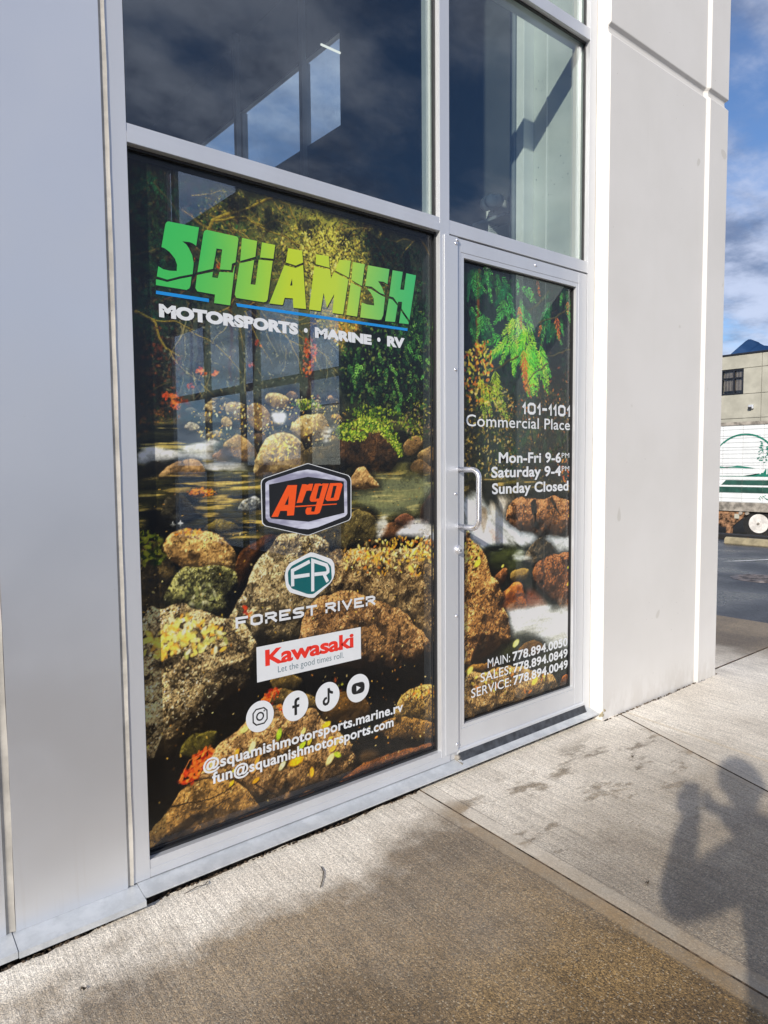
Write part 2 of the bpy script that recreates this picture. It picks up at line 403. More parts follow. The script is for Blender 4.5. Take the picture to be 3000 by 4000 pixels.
def tube(name, pts, r, mat, parent=None, seg=14, rads=None):
    bm = bmesh.new(); rings = []
    pts = [Vector(p) for p in pts]; up = Vector((0.13, 0.2, 0.97))
    for i, p in enumerate(pts):
        d = (pts[min(i + 1, len(pts) - 1)] - pts[max(i - 1, 0)]).normalized()
        a = d.cross(up)
        if a.length < 1e-3: a = d.cross(Vector((1, 0, 0)))
        a.normalize(); b = d.cross(a).normalized(); up = -b if b.dot(up) < 0 else b
        rr = rads[i] if rads else r
        rings.append([bm.verts.new(p + a * math.cos(t) * rr + b * math.sin(t) * rr) for t in [2 * math.pi * k / seg for k in range(seg)]])
    for u, v in zip(rings, rings[1:]):
        for k in range(seg):
            bm.faces.new((u[k], u[(k + 1) % seg], v[(k + 1) % seg], v[k]))
    bm.faces.new(rings[0][::-1]); bm.faces.new(rings[-1])
    bmesh.ops.recalc_face_normals(bm, faces=bm.faces)
    return from_bm(name, bm, mat, parent, smooth=True)

# ================================================================ THE BUILDING
FY = 2.28          # front of the aluminium frames
GY = 2.318         # glass
bld = thing('commercial_building', (2.2, 2.6, 0), 'pale concrete and metal commercial building with tall aluminium storefront glazing', 'building')

# metal cladding panels left of the window
pa = prism('metal_wall_panel', [(0.431, FY - .004), (0.768, FY - .004), (0.768, FY + .08), (0.431, FY + .08)], 'z', 0.052, 7.0, 'panel', bld, 0.0)
pb = prism('metal_wall_panel', [(-1.2, FY - .004), (0.404, FY - .004), (0.404, FY + .08), (-1.2, FY + .08)], 'z', 0.052, 7.0, 'panel', bld, 0.0)
prism('metal_wall_panel', [(-3.2, FY - .004), (-1.227, FY - .004), (-1.227, FY + .08), (-3.2, FY + .08)], 'z', 0.052, 7.0, 'panel', bld, 0.0)
def sealant(x0, x1, z0, z1, y, name='sealant_joint', tilt=0.0):
    """hand-tooled bead: concave strip with an uneven edge"""
    bm = bmesh.new(); rows = []
    nz = 90
    rnd = random.Random(int(x0 * 1000))
    off = 0
    for i in range(nz + 1):
        z = z0 + (z1 - z0) * i / nz
        off = off * 0.7 + rnd.uniform(-.0012, .0012)
        xs = [x0 + off * .5, x0 + (x1 - x0) * .3, x0 + (x1 - x0) * .55, x1 + off]
        ys = [y - .0005, y + .0035 + rnd.uniform(-.0006, .0006), y + .003, y - .001]
        rows.append([bm.verts.new((a, b, z)) for a, b in zip(xs, ys)])
    for a, b in zip(rows, rows[1:]):
        for k in range(3): bm.faces.new((a[k], a[k + 1], b[k + 1], b[k]))
    return from_bm(name, bm, 'sealant', bld, smooth=True)
sealant(0.768, 0.788, 0.055, 7.0, FY - .003)
sealant(0.404, 0.431, 0.055, 7.0, FY - .003)
sealant(-1.227, -1.20, 0.055, 7.0, FY - .003)
box('backing_wall', -3.2, 0.70, FY + .081, FY + .3, 0.0, 7.0, 'steel_dark', bld, 0)
# jambs, mullion, transoms (hollow sections 60 mm wide, 115 mm deep)
D = FY + .115
box('window_jamb', 0.788, 0.845, FY, D, 0.056, 7.0, 'alu', bld)
box('mullion', 2.221, 2.280, FY, D, 0.056, 7.0, 'alu', bld)
box('window_jamb', 3.337, 3.397, FY + .001, D, 0.035, 7.0, 'alu', bld)
for z0, z1 in ((2.473, 2.533), (3.683, 3.742), (4.93, 4.99)):
    for x0, x1 in ((0.8455, 2.2205), (2.2805, 3.3365)):
        box('transom', x0, x1, FY + .0015, D - .002, z0, z1, 'alu', bld)
        # snap-on cap line
        if x0 < 1: box('transom_cap', x0, x1, FY - .0006, FY + .001, z0 + .001, z0 + .034, 'alu', bld, 0.0004)
box('bottom_rail', 0.8455, 2.2205, FY + .0015, D - .002, 0.057, 0.118, 'alu', bld)
box('bottom_rail_cap', 0.8455, 2.2205, FY - .0008, FY + .001, 0.058, 0.088, 'alu', bld, 0.0004)
sealant(3.3965, 3.4005, 0.03, 7.0, FY + .001)

# sealant-filled corner then the concrete pilaster with chamfered band and recessed groove
def pilaster():
    """plan outline lofted up through the horizontal groove"""
    def ring(off, z):
        f = 2.20 + off; g = 2.182 + off
        return [(3.400 , 2.60, z), (3.400, f + .006, z), (3.404, f, z), (4.452 - off*0.2, f, z), (4.474, g, z), (4.712 - off, g, z), (4.718 - off, g + .006, z), (4.718 - off, 2.60, z), (4.718 - off, 3.0, z), (4.52, 3.0, z), (4.52, 2.60, z)]
    zs = []
    def uni(a, b, n):
        for i in range(n): zs.append((a + (b - a) * i / n, 0.0))
    zs.append((-0.15, 0.0)); zs.append((0.02, 0.0))
    uni(0.06, 3.700, 24)
    zs.extend([(3.700, 0.0), (3.716, 0.013), (3.722, 0.017), (3.742, 0.019), (3.752, 0.016), (3.764, 0.002), (3.768, 0.0)])
    uni(3.9, 7.2, 6); zs.append((7.2, 0.0))
    bm = bmesh.new(); rows = []
    for z, off in zs: rows.append([bm.verts.new(p) for p in ring(off, z)])
    n = len(rows[0])
    for a, b in zip(rows, rows[1:]):
        for k in range(n): bm.faces.new((a[k], a[(k + 1) % n], b[(k + 1) % n], b[k]))
    bm.faces.new(rows[-1])
    bmesh.ops.recalc_face_normals(bm, faces=bm.faces)
    return from_bm('concrete_pilaster', bm, 'pil', bld)
pilaster()
# chipped toe of the pilaster
bm = bmesh.new()
for i in range(7):
    c = Vector((3.402 + random.uniform(-.004, .02), 2.205 + random.uniform(-.008, .03), random.uniform(.02, .06)))
    bmesh.ops.create_icosphere(bm, subdivisions=1, radius=random.uniform(.006, .014), matrix=Matrix.Translation(c))
from_bm('chipped_concrete', bm, 'curb', bld)['kind'] = 'stuff'
# parapet and the wall above the glass
box('upper_wall', -3.2, 3.36, FY - .03, FY + .2, 7.001, 8.2, 'pil', bld)
box('upper_wall', 3.361, 4.718, FY - .05, FY + .2, 7.201, 8.2, 'pil', bld)

# sills
def sill(x0, x1, yf, zf, lip, name='window_sill'):
    return prism(name, [(yf, zf - lip), (yf, zf), (FY - .0008, zf + .016), (FY + .09, zf + .016), (FY + .09, zf - lip + .004), (yf + .01, zf - lip)], 'x', x0, x1, 'sill', bld, 0.0006)
sill(0.8005, 3.420, 2.214, 0.038, 0.006)
sill(0.421, 0.799, 2.196, 0.036, 0.020)
sill(-1.2, 0.419, 2.198, 0.038, 0.020)
sill(-3.2, -1.202, 2.196, 0.036, 0.020)
box('foundation', -3.2, 3.395, 2.262, 2.9, -0.3, 0.016, 'dirt', bld, 0)

# upper panes
def pane(name, x0, x1, z0, z1, parent, mat='glass', y=GY):
    g = box(name, x0, x1, y, y + .006, z0, z1, mat, parent, 0)
    return g
def gasket(x0, x1, z0, z1, parent, y0=GY - .012, y1=GY - .0005, wdt=.009, mat='gasket'):
    bm = bmesh.new()
    box_bm(bm, x0, x1, y0, y1, z0, z0 + wdt); box_bm(bm, x0, x1, y0, y1, z1 - wdt, z1)
    box_bm(bm, x0, x0 + wdt, y0, y1, z0 + wdt, z1 - wdt); box_bm(bm, x1 - wdt, x1, y0, y1, z0 + wdt, z1 - wdt)
    return from_bm('glazing_gasket', bm, mat, parent)
for nm, x0, x1, z0, z1 in (('upper_window', 0.8455, 2.2205, 2.5335, 3.6825), ('upper_window', 2.2805, 3.3365, 2.5335, 3.6825),
                           ('upper_window', 0.8455, 2.2205, 3.7425, 4.929), ('upper_window', 2.2805, 3.3365, 3.7425, 4.929),
                           ('upper_window', 0.8455, 2.2205, 4.991, 6.99), ('upper_window', 2.2805, 3.3365, 4.991, 6.99)):
    # one sealed unit: outer and inner pane
    p = pane(nm, x0 + .001, x1 - .001, z0, z1, bld)
    gasket(x0 + .001, x1 - .001, z0 + .0005, z1 - .0005, p)
    bm = bmesh.new()
    for a, b in ((x0 + .006, x0 + .012), (x1 - .012, x1 - .006)): box_bm(bm, a, b, GY + .007, GY + .019, z0 + .01, z1 - .01)
    from_bm('pane_spacer', bm, 'white', p)['kind'] = 'stuff'

# ---------------------------------------------------------------- interior seen through the glass
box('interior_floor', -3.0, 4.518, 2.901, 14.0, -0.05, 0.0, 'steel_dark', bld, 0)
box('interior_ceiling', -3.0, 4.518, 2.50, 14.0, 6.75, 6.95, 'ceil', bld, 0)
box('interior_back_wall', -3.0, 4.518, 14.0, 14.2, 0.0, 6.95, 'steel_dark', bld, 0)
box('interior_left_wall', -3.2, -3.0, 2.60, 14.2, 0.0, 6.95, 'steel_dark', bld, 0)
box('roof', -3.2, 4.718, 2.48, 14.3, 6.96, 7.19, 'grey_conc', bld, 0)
# side wall with its windows: openings left between pieces
SX0, SX1 = 4.52, 4.58
ops = [(6.09, 10.6, 4.97, 5.91), (6.20, 10.6, 0.35, 3.45)]
ys = [3.001, 6.03, 6.20, 10.6, 14.2]
box('side_wall', SX0, SX1, 3.001, 6.09, -0.1, 7.1, 'pil', bld, 0)
box('side_wall', SX0, SX1, 10.6, 14.2, -0.1, 7.1, 'pil', bld, 0)
box('side_wall', SX0, SX1, 6.091, 10.599, 5.91, 7.1, 'pil', bld, 0)
box('side_wall', SX0, SX1, 6.091, 10.599, 3.45, 4.97, 'pil', bld, 0)
box('side_wall', SX0, SX1, 6.091, 10.599, -0.1, 0.35, 'pil', bld, 0)
box('side_wall', SX0, SX1, 6.091, 6.20, 0.351, 3.449, 'pil', bld, 0)
for (ya, yb, za, zb) in ((2.84, 6.09, 0, 6.749), (10.6, 13.99, 0, 6.749), (6.091, 10.599, 5.91, 6.749), (6.091, 10.599, 3.45, 4.97), (6.091, 10.599, 0, 0.35)):
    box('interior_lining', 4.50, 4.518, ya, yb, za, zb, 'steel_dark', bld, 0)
for (a, b, c, d) in ops:
    sw = pane('side_window', 4.555, 4.561, c, d, bld, 'glass_side', y=a)
    sw.data = sw.data.copy()
    for v in sw.data.vertices:
        v.co.y = a if v.co.y < a + .003 else b
for y0 in (8.04, 9.45, 6.95):
    box('side_window_mullion', 4.525, 4.60, y0 - .04, y0 + .04, 0.351, 3.449, 'post', bld)
for y0 in (8.26, 6.83, 10.4):
    box('side_window_mullion', 4.525, 4.60, y0 - .05, y0 + .05, 4.971, 5.909, 'post', bld)
for z0 in (2.42, 1.36):
    for ya, yb in ((6.201, 6.909), (6.991, 7.999), (8.081, 9.409), (9.491, 10.599)):
        box('side_window_transom', 4.528, 4.597, ya, yb, z0, z0 + .09, 'post', bld)
for y0 in (6.62, 8.1):
    box('interior_post', 4.36, 4.42, y0 - .03, y0 + .03, 0.001, 6.749, 'post', bld)
# pilaster return, corner bead, steel column just inside the door bay
box('concrete_return', 3.4005, 4.499, 2.6005, 2.705, 0.0, 6.749, 'rawc', bld, 0)
box('concrete_return', 3.398, 3.40, 2.40, 2.602, 0.04, 6.749, 'rawc', bld, 0)
box('return_joint', 3.392, 3.3975, 2.602, 2.6085, 0.04, 6.749, 'white', bld, 0)
box('steel_column', 3.312, 3.43, 2.7065, 2.762, 0.001, 6.749, 'white', bld, 0.004)
box('column_trim', 3.300, 3.325, 2.766, 2.80, 0.001, 6.749, 'post', bld, 0.003)

em = thing('emergency_light', (3.50, 3.04, 3.0), 'white twin-head emergency light with paper tag inside the window above the door', 'emergency light')
box('battery_case', 3.435, 3.56, 3.0, 3.09, 2.70, 3.135, 'white', em, 0.01)
box('mounting_plate', 3.32, 3.45, 2.832, 3.10, 2.95, 2.97, 'post', em, 0.001)
for cx_, cz_ in ((3.335, 3.065), (3.395, 3.08)):
    bm = bmesh.new()
    bmesh.ops.create_uvsphere(bm, u_segments=20, v_segments=12, radius=.042, matrix=Matrix.Translation((cx_, 2.99, cz_)))
    cyl_bm(bm, (cx_ - .01, 2.95, cz_), (cx_ - .024, 2.925, cz_), .040, .036)
    h = from_bm('lamp_head', bm, 'white', em, smooth=True)
tagm = box('inspection_tag', 3.345, 3.432, 2.985, 2.987, 2.80, 3.02, 'white', em, 0)
bm = bmesh.new()
for a_, b_, c_, d_ in ((3.352, 3.357, 2.975, 2.995), (3.366, 3.371, 2.975, 2.995), (3.357, 3.366, 2.983, 2.987), (3.377, 3.425, 2.982, 2.990), (3.36, 3.39, 2.845, 2.872)): box_bm(bm, a_, b_, 2.9838, 2.9849, c_, d_)
from_bm('tag_print', bm, 'red', tagm)['kind'] = 'stuff'
bm = bmesh.new()
for k in range(11): box_bm(bm, 3.353, 3.353 + (.072 if k % 3 else .05), 2.9838, 2.9849, 2.966 - k * .0105, 2.968 - k * .0105)
tp = from_bm('tag_ruling', bm, 'grey_txt', tagm); tp['kind'] = 'stuff'
cyl('tag_wire', (3.395, 2.986, 3.02), (3.395, 2.986, 3.05), .002, 'post', tagm)

em.location.x += .045; em.location.y += .06
lt = thing('light_reflection', (3.6, 6.4, 5.6), 'white glowing tube standing in for a strip light reflected in the side window', 'light reflection')
mt, t, out = new_mat('reflection_glow')
e = t.n('Emission', None, Color=(1.0, 0.97, 0.9), Strength=0.9); t.t.links.new(e.outputs[0], out.inputs[0])
cyl('reflection_tube', (4.48, 6.39, 5.90), (4.48, 6.06, 5.67), 0.011, mt, lt)  # glowing tube in place of a lamp's reflection in the side glass

# ================================================================ flat print engine
def smoothpts(p, n=5):
    p = np.array(p, float); N = len(p); out = []
    for i in range(N):
        a, b, c, d = p[i - 1], p[i], p[(i + 1) % N], p[(i + 2) % N]
        for k in range(n):
            u = k / n
            out.append(0.5 * ((2 * b) + (-a + c) * u + (2 * a - 5 * b + 4 * c - d) * u * u + (-a + 3 * b - 3 * c + d) * u ** 3))
    return np.array(out)
_tabs = {}
def vnoise(x, z, seed):
    if seed not in _tabs: _tabs[seed] = np.random.RandomState(seed).rand(256, 256).astype(np.float32)
    T = _tabs[seed]
    xi = np.floor(x).astype(int); zi = np.floor(z).astype(int)
    fx = (x - xi); fz = (z - zi); fx = fx * fx * (3 - 2 * fx); fz = fz * fz * (3 - 2 * fz)
    a = T[zi % 256, xi % 256]; b = T[zi % 256, (xi + 1) % 256]; c = T[(zi + 1) % 256, xi % 256]; d = T[(zi + 1) % 256, (xi + 1) % 256]
    return (a * (1 - fx) + b * fx) * (1 - fz) + (c * (1 - fx) + d * fx) * fz
def fbm(x, z, seed, octv=4, g=0.55):
    s = 0; a = 1; tot = 0
    for o in range(octv):
        s = s + a * vnoise(x * 2 ** o, z * 2 ** o, seed + o); tot += a; a *= g
    return s / tot
def sdf(P, X, Z):
    """signed distance to a closed outline, positive inside"""
    P = np.asarray(P, float); d2 = np.full(X.shape, 1e9); ins = np.zeros(X.shape, bool)
    for i in range(len(P)):
        ax, az = P[i - 1]; bx_, bz = P[i]
        ex, ez = bx_ - ax, bz - az; L = ex * ex + ez * ez + 1e-12
        u = np.clip(((X - ax) * ex + (Z - az) * ez) / L, 0, 1)
        d2 = np.minimum(d2, (X - ax - u * ex) ** 2 + (Z - az - u * ez) ** 2)
        c = ((az > Z) != (bz > Z))
        with np.errstate(divide='ignore', invalid='ignore'):
            ins ^= c & (X < (bx_ - ax) * (Z - az) / (bz - az + 1e-12) + ax)
    d = np.sqrt(d2); return np.where(ins, d, -d)
class Canvas:
    def __init__(s, x0, x1, z0, z1, step_x, step_z, seed):
        s.nx = int((x1 - x0) / step_x); s.nz = int((z1 - z0) / step_z)
        s.xs = np.linspace(x0, x1, s.nx + 1); s.zs = np.linspace(z0, z1, s.nz + 1)
        s.X, s.Z = np.meshgrid(s.xs, s.zs)
        s.C = np.zeros((s.nz + 1, s.nx + 1, 3)); s.r = np.random.RandomState(seed); s.seed = seed
    def win(s, xa, xb, za, zb):
        i0, i1 = np.searchsorted(s.xs, [xa, xb]); j0, j1 = np.searchsorted(s.zs, [za, zb])
        return slice(max(j0 - 1, 0), j1 + 1), slice(max(i0 - 1, 0), i1 + 1)
    def put(s, sl, m, col):
        col = np.asarray(col, float); m = np.clip(m, 0, 1)[..., None]
        s.C[sl] = s.C[sl] * (1 - m) + col * m
    def bb(s, P, pad=.02):
        P = np.asarray(P); return s.win(P[:, 0].min() - pad, P[:, 0].max() + pad, P[:, 1].min() - pad, P[:, 1].max() + pad)
    def blob(s, pts, col, soft=.01, a=1.0, rough=0.0, seed=5, sm=True):
        P = smoothpts(pts) if sm else np.array(pts); sl = s.bb(P, .03 + soft)
        d = sdf(P, s.X[sl], s.Z[sl])
        if rough: d = d + (fbm(s.X[sl] * 45, s.Z[sl] * 45, seed, 3) - .5) * rough
        s.put(sl, np.clip(d / soft + .5, 0, 1) * a, col)
    def rock(s, pts, light, dark, R=.12, soft=.004, speck=.5, seed=11, lx=-.35, lz=.85, scale=1.0, shadow=.6):
        P = smoothpts(pts, 4); sl = s.bb(P, .05); X, Z = s.X[sl], s.Z[sl]
        d = sdf(P, X, Z) + (fbm(X * 30, Z * 30, seed, 3) - .5) * .012 + (fbm(X * 11, Z * 11, seed + 60, 2) - .5) * min(.045, R * .35)
        # dark contact zone under and beside the stone
        s.put(sl, np.clip(1 + d / .035, 0, 1) * (d < 0) * shadow, (0.02, 0.02, 0.018))
        t = np.clip(d / R, 0, 1); h = np.sqrt(np.clip(1 - (1 - t) ** 2, 0, 1)) * R * .8
        rid = np.abs(fbm(X * 6, Z * 6, seed + 77, 3) - .5)
        lump = (fbm(X * 7 * scale, Z * 7 * scale, seed + 3, 4) - .5) * .06 - rid * .10 + (fbm(X * 28, Z * 28, seed + 9, 3) - .5) * .012
        h = h + lump
        gz, gx = np.gradient(h, s.zs[1] - s.zs[0], s.xs[1] - s.xs[0])
        L = 0.52 - (gx * lx + gz * lz) * .42
        L = np.clip(L, 0, 1.15)
        n1 = fbm(X * 60, Z * 60, seed + 20, 3, .8); n2 = fbm(X * 170, Z * 170, seed + 30, 2, .9); n3 = fbm(X * 9, Z * 9, seed + 41, 3)
        tex = 1 + speck * ((n1 - .5) * 1.5 + (n2 - .5) * 1.9)
        tone = np.clip(L * tex + (n3 - .5) * .5, 0, 1.2)[..., None]
        col = np.array(dark) * (1 - tone) + np.array(light) * tone
        crk = np.clip(1 - np.abs(fbm(X * 5.5, Z * 5.5, seed + 88, 4) - .5) / .012, 0, 1) * np.clip((fbm(X * 3, Z * 3, seed + 90, 2) - .45) * 6, 0, 1)
        lich = np.clip((fbm(X * 22, Z * 22, seed + 95, 3) - .56) * 9, 0, 1) * min(1, speck)
        col = col * (1 - .55 * crk[..., None]) * (1 - .5 * lich[..., None])
        pits = np.clip((n1 * .6 + n2 * .4 - .66) * 14, 0, 1) * min(1, speck * 1.3)
        col = col * (1 - .75 * pits[..., None])
        hi = np.clip((n2 - .72) * 6, 0, 1) * np.clip(L, 0, 1) * speck
        col = np.clip(col + hi[..., None] * .28, 0, 1)
        s.put(sl, np.clip(d / soft + .5, 0, 1), col)
    def stroke(s, pts, wd, col, a=1.0, wob=.0, col2=None):
        pts = np.array(pts, float)
        sl = s.bb(pts, wd * 1.5 + .01); X, Z = s.X[sl], s.Z[sl]
        if wob:
            X = X + (vnoise(X * 25, Z * 25, 71) - .5) * wob; Z = Z + (vnoise(X * 25, Z * 25, 72) - .5) * wob
        best = np.full(X.shape, 1e9); n = len(pts) - 1; side = np.zeros(X.shape)
        for i in range(n):
            ax, az = pts[i]; bx_, bz = pts[i + 1]; ex, ez = bx_ - ax, bz - az; L = ex * ex + ez * ez + 1e-12
            u = np.clip(((X - ax) * ex + (Z - az) * ez) / L, 0, 1)
            dd = np.sqrt((X - ax - u * ex) ** 2 + (Z - az - u * ez) ** 2)
            w_ = wd * (1 - .45 * (i + u) / n) / 2
            q = dd - w_; side = np.where(q < best, (Z - az - u * ez) / (w_ + 1e-6), side); best = np.minimum(best, q)
        m = np.clip(.5 - best / .0035, 0, 1) * a
        c = np.asarray(col, float)
        if col2 is not None:
            k = np.clip(.5 + side * .6, 0, 1)[..., None]; c = np.array(col2) * (1 - k) + c * k
        s.put(sl, m, c)
    def dab(s, x, z, a, b, ang, col, al=1.0):
        r = max(a, b) * 1.3 + .003
        sl = s.win(x - r, x + r, z - r, z + r); X = s.X[sl] - x; Z = s.Z[sl] - z
        if X.size == 0: return
        ca, sa = math.cos(ang), math.sin(ang)
        u = (X * ca + Z * sa) / a; v = (-X * sa + Z * ca) / b
        m = np.clip((1.15 - np.sqrt(u * u + v * v)) * 2.2, 0, 1) * al
        s.put(sl, m, col)
    def inside(s, P, n):
        P = smoothpts(P); lo, hi = P.min(0), P.max(0); out = []
        while len(out) < n:
            q = lo + s.r.rand(n * 2 + 8, 2) * (hi - lo)
            out.extend(q[sdf(P, q[:, 0], q[:, 1]) > 0].tolist())
        return out[:n]
    def leaves(s, P, n, size, cols, al=.85, ang=(0, 3.14), asp=.5):
        for x, z in s.inside(P, n):
            c = np.array(cols[s.r.randint(len(cols))]) * s.r.uniform(.75, 1.2)
            sz = size * s.r.uniform(.5, 1.3)
            s.dab(x, z, sz, sz * asp, s.r.uniform(*ang), np.clip(c, 0, 1), al * s.r.uniform(.6, 1))
    def frond(s, x, z, ln, ang, col, tip=None, al=.9):
        """a flat cedar spray: mid rib with drooping side shoots"""
        n = max(4, int(ln / .0105))
        for i in range(n):
            u = i / n; px = x + math.cos(ang) * ln * u; pz = z + math.sin(ang) * ln * u
            c = np.array(col) * (0.7 + .5 * s.r.rand())
            if tip is not None and u > .7: c = np.array(tip)
            w_ = ln * .24 * (1 - u) ** .7 * s.r.uniform(.5, 1.15) + .004
            for sg in (-1, 1):
                aa = ang + sg * s.r.uniform(.45, .8)
                s.dab(px + math.cos(aa) * w_ * .6, pz + math.sin(aa) * w_ * .6, w_ * .62, .0026, aa, np.clip(c, 0, 1), al)
    def sprays(s, P, n, ln, cols, ang=(-2.6, -.5), al=.85):
        for x, z in s.inside(P, n):
            c = cols[s.r.randint(len(cols))]
            s.frond(x, z, ln * s.r.uniform(.5, 1.2), s.r.uniform(*ang), np.array(c) * s.r.uniform(.6, 1.15), al=al)
    def water(s, P, dark, mid, hi, seed, soft=.02, stretch=9, thr=.60, a=1.0):
        Q = smoothpts(P); sl = s.bb(Q, .04); X, Z = s.X[sl], s.Z[sl]
        d = sdf(Q, X, Z)
        n = fbm(X * 4, Z * 4 * stretch, seed, 4); n2 = fbm(X * 9, Z * 9 * stretch, seed + 7, 3)
        k = np.clip((n - .32) * 2.4, 0, 1)[..., None]; c = np.array(dark) * (1 - k) + np.array(mid) * k
        g = np.clip((n2 - thr) * 6, 0, 1)[..., None]; c = c * (1 - g) + np.array(hi) * g
        s.put(sl, np.clip(d / soft + .5, 0, 1) * a, c)
    def foam(s, P, seed, col=(.86, .90, .90), a=.95, soft=.03, ang=0.0, dens=.3):
        Q = smoothpts(P); sl = s.bb(Q, .05); X, Z = s.X[sl], s.Z[sl]
        d = sdf(Q, X, Z); U = X * math.cos(ang) + Z * math.sin(ang); V = -X * math.sin(ang) + Z * math.cos(ang)
        n = fbm(U * 6, V * 28, seed, 4); n2 = fbm(X * 10, Z * 10, seed + 5, 3)
        d = d + (n - .5) * .05 + (n2 - .5) * .04
        m = np.clip(d / (soft * 1.5) + .5, 0, 1) * np.clip((n * .75 + n2 * .25 - dens - .03) * 5, 0.25, 1) * a
        k = np.clip((n - .28) * 2.2, 0, 1)[..., None]
        cc = np.array(col) * (.72 + .36 * k) * (1 - (1 - k) * np.array((0, .03, .10)))
        s.put(sl, m, np.clip(cc, 0, 1))
    def glow(s, x, z, rx, rz, col, a=.7):
        m = np.exp(-(((s.X - x) / rx) ** 2 + ((s.Z - z) / rz) ** 2)) * a
        m = m * (0.55 + .9 * fbm(s.X * 22, s.Z * 22, 91, 4))
        s.put((slice(None), slice(None)), m, col)
    def mesh(s, name, y, parent):
        nx, nz = s.nx, s.nz; NV = (nx + 1) * (nz + 1)
        co = np.empty((NV, 3), np.float32); co[:, 0] = s.X.ravel(); co[:, 1] = y; co[:, 2] = s.Z.ravel()
        idx = np.arange(NV).reshape(nz + 1, nx + 1)
        q = np.stack([idx[:-1, :-1], idx[:-1, 1:], idx[1:, 1:], idx[1:, :-1]], -1).reshape(-1, 4)
        me = bpy.data.meshes.new(name)
        me.vertices.add(NV); me.vertices.foreach_set('co', co.ravel())
        me.loops.add(q.size); me.loops.foreach_set('vertex_index', q.ravel().astype(np.int32))
        me.polygons.add(len(q)); me.polygons.foreach_set('loop_start', (np.arange(len(q)) * 4).astype(np.int32))
        me.update(calc_edges=True)
        c = np.clip(s.C.reshape(-1, 3), 0, 1); lin = np.where(c <= .04045, c / 12.92, ((c + .055) / 1.055) ** 2.4) * 1.50
        at = me.color_attributes.new('print_colour', 'FLOAT_COLOR', 'POINT')
        at.data.foreach_set('color', np.concatenate([np.clip(lin, 0, .9), np.ones((NV, 1))], 1).astype(np.float32).ravel())
        return link(name, me, 'print', parent)
    def contrast(s, k):
        s.C = np.clip(s.C, 0, 1) ** .86; s.C = s.C * (1 - k) + k * (s.C * s.C * (3 - 2 * s.C))
    def speckle_all(s, amt=.10):
        n = s.r.rand(*s.X.shape)[..., None] - .5; n2 = (fbm(s.X * 130, s.Z * 130, 401, 2) - .5)[..., None]
        s.C = np.clip(s.C * (1 + n * amt + n2 * amt * 2.5), 0, 1)
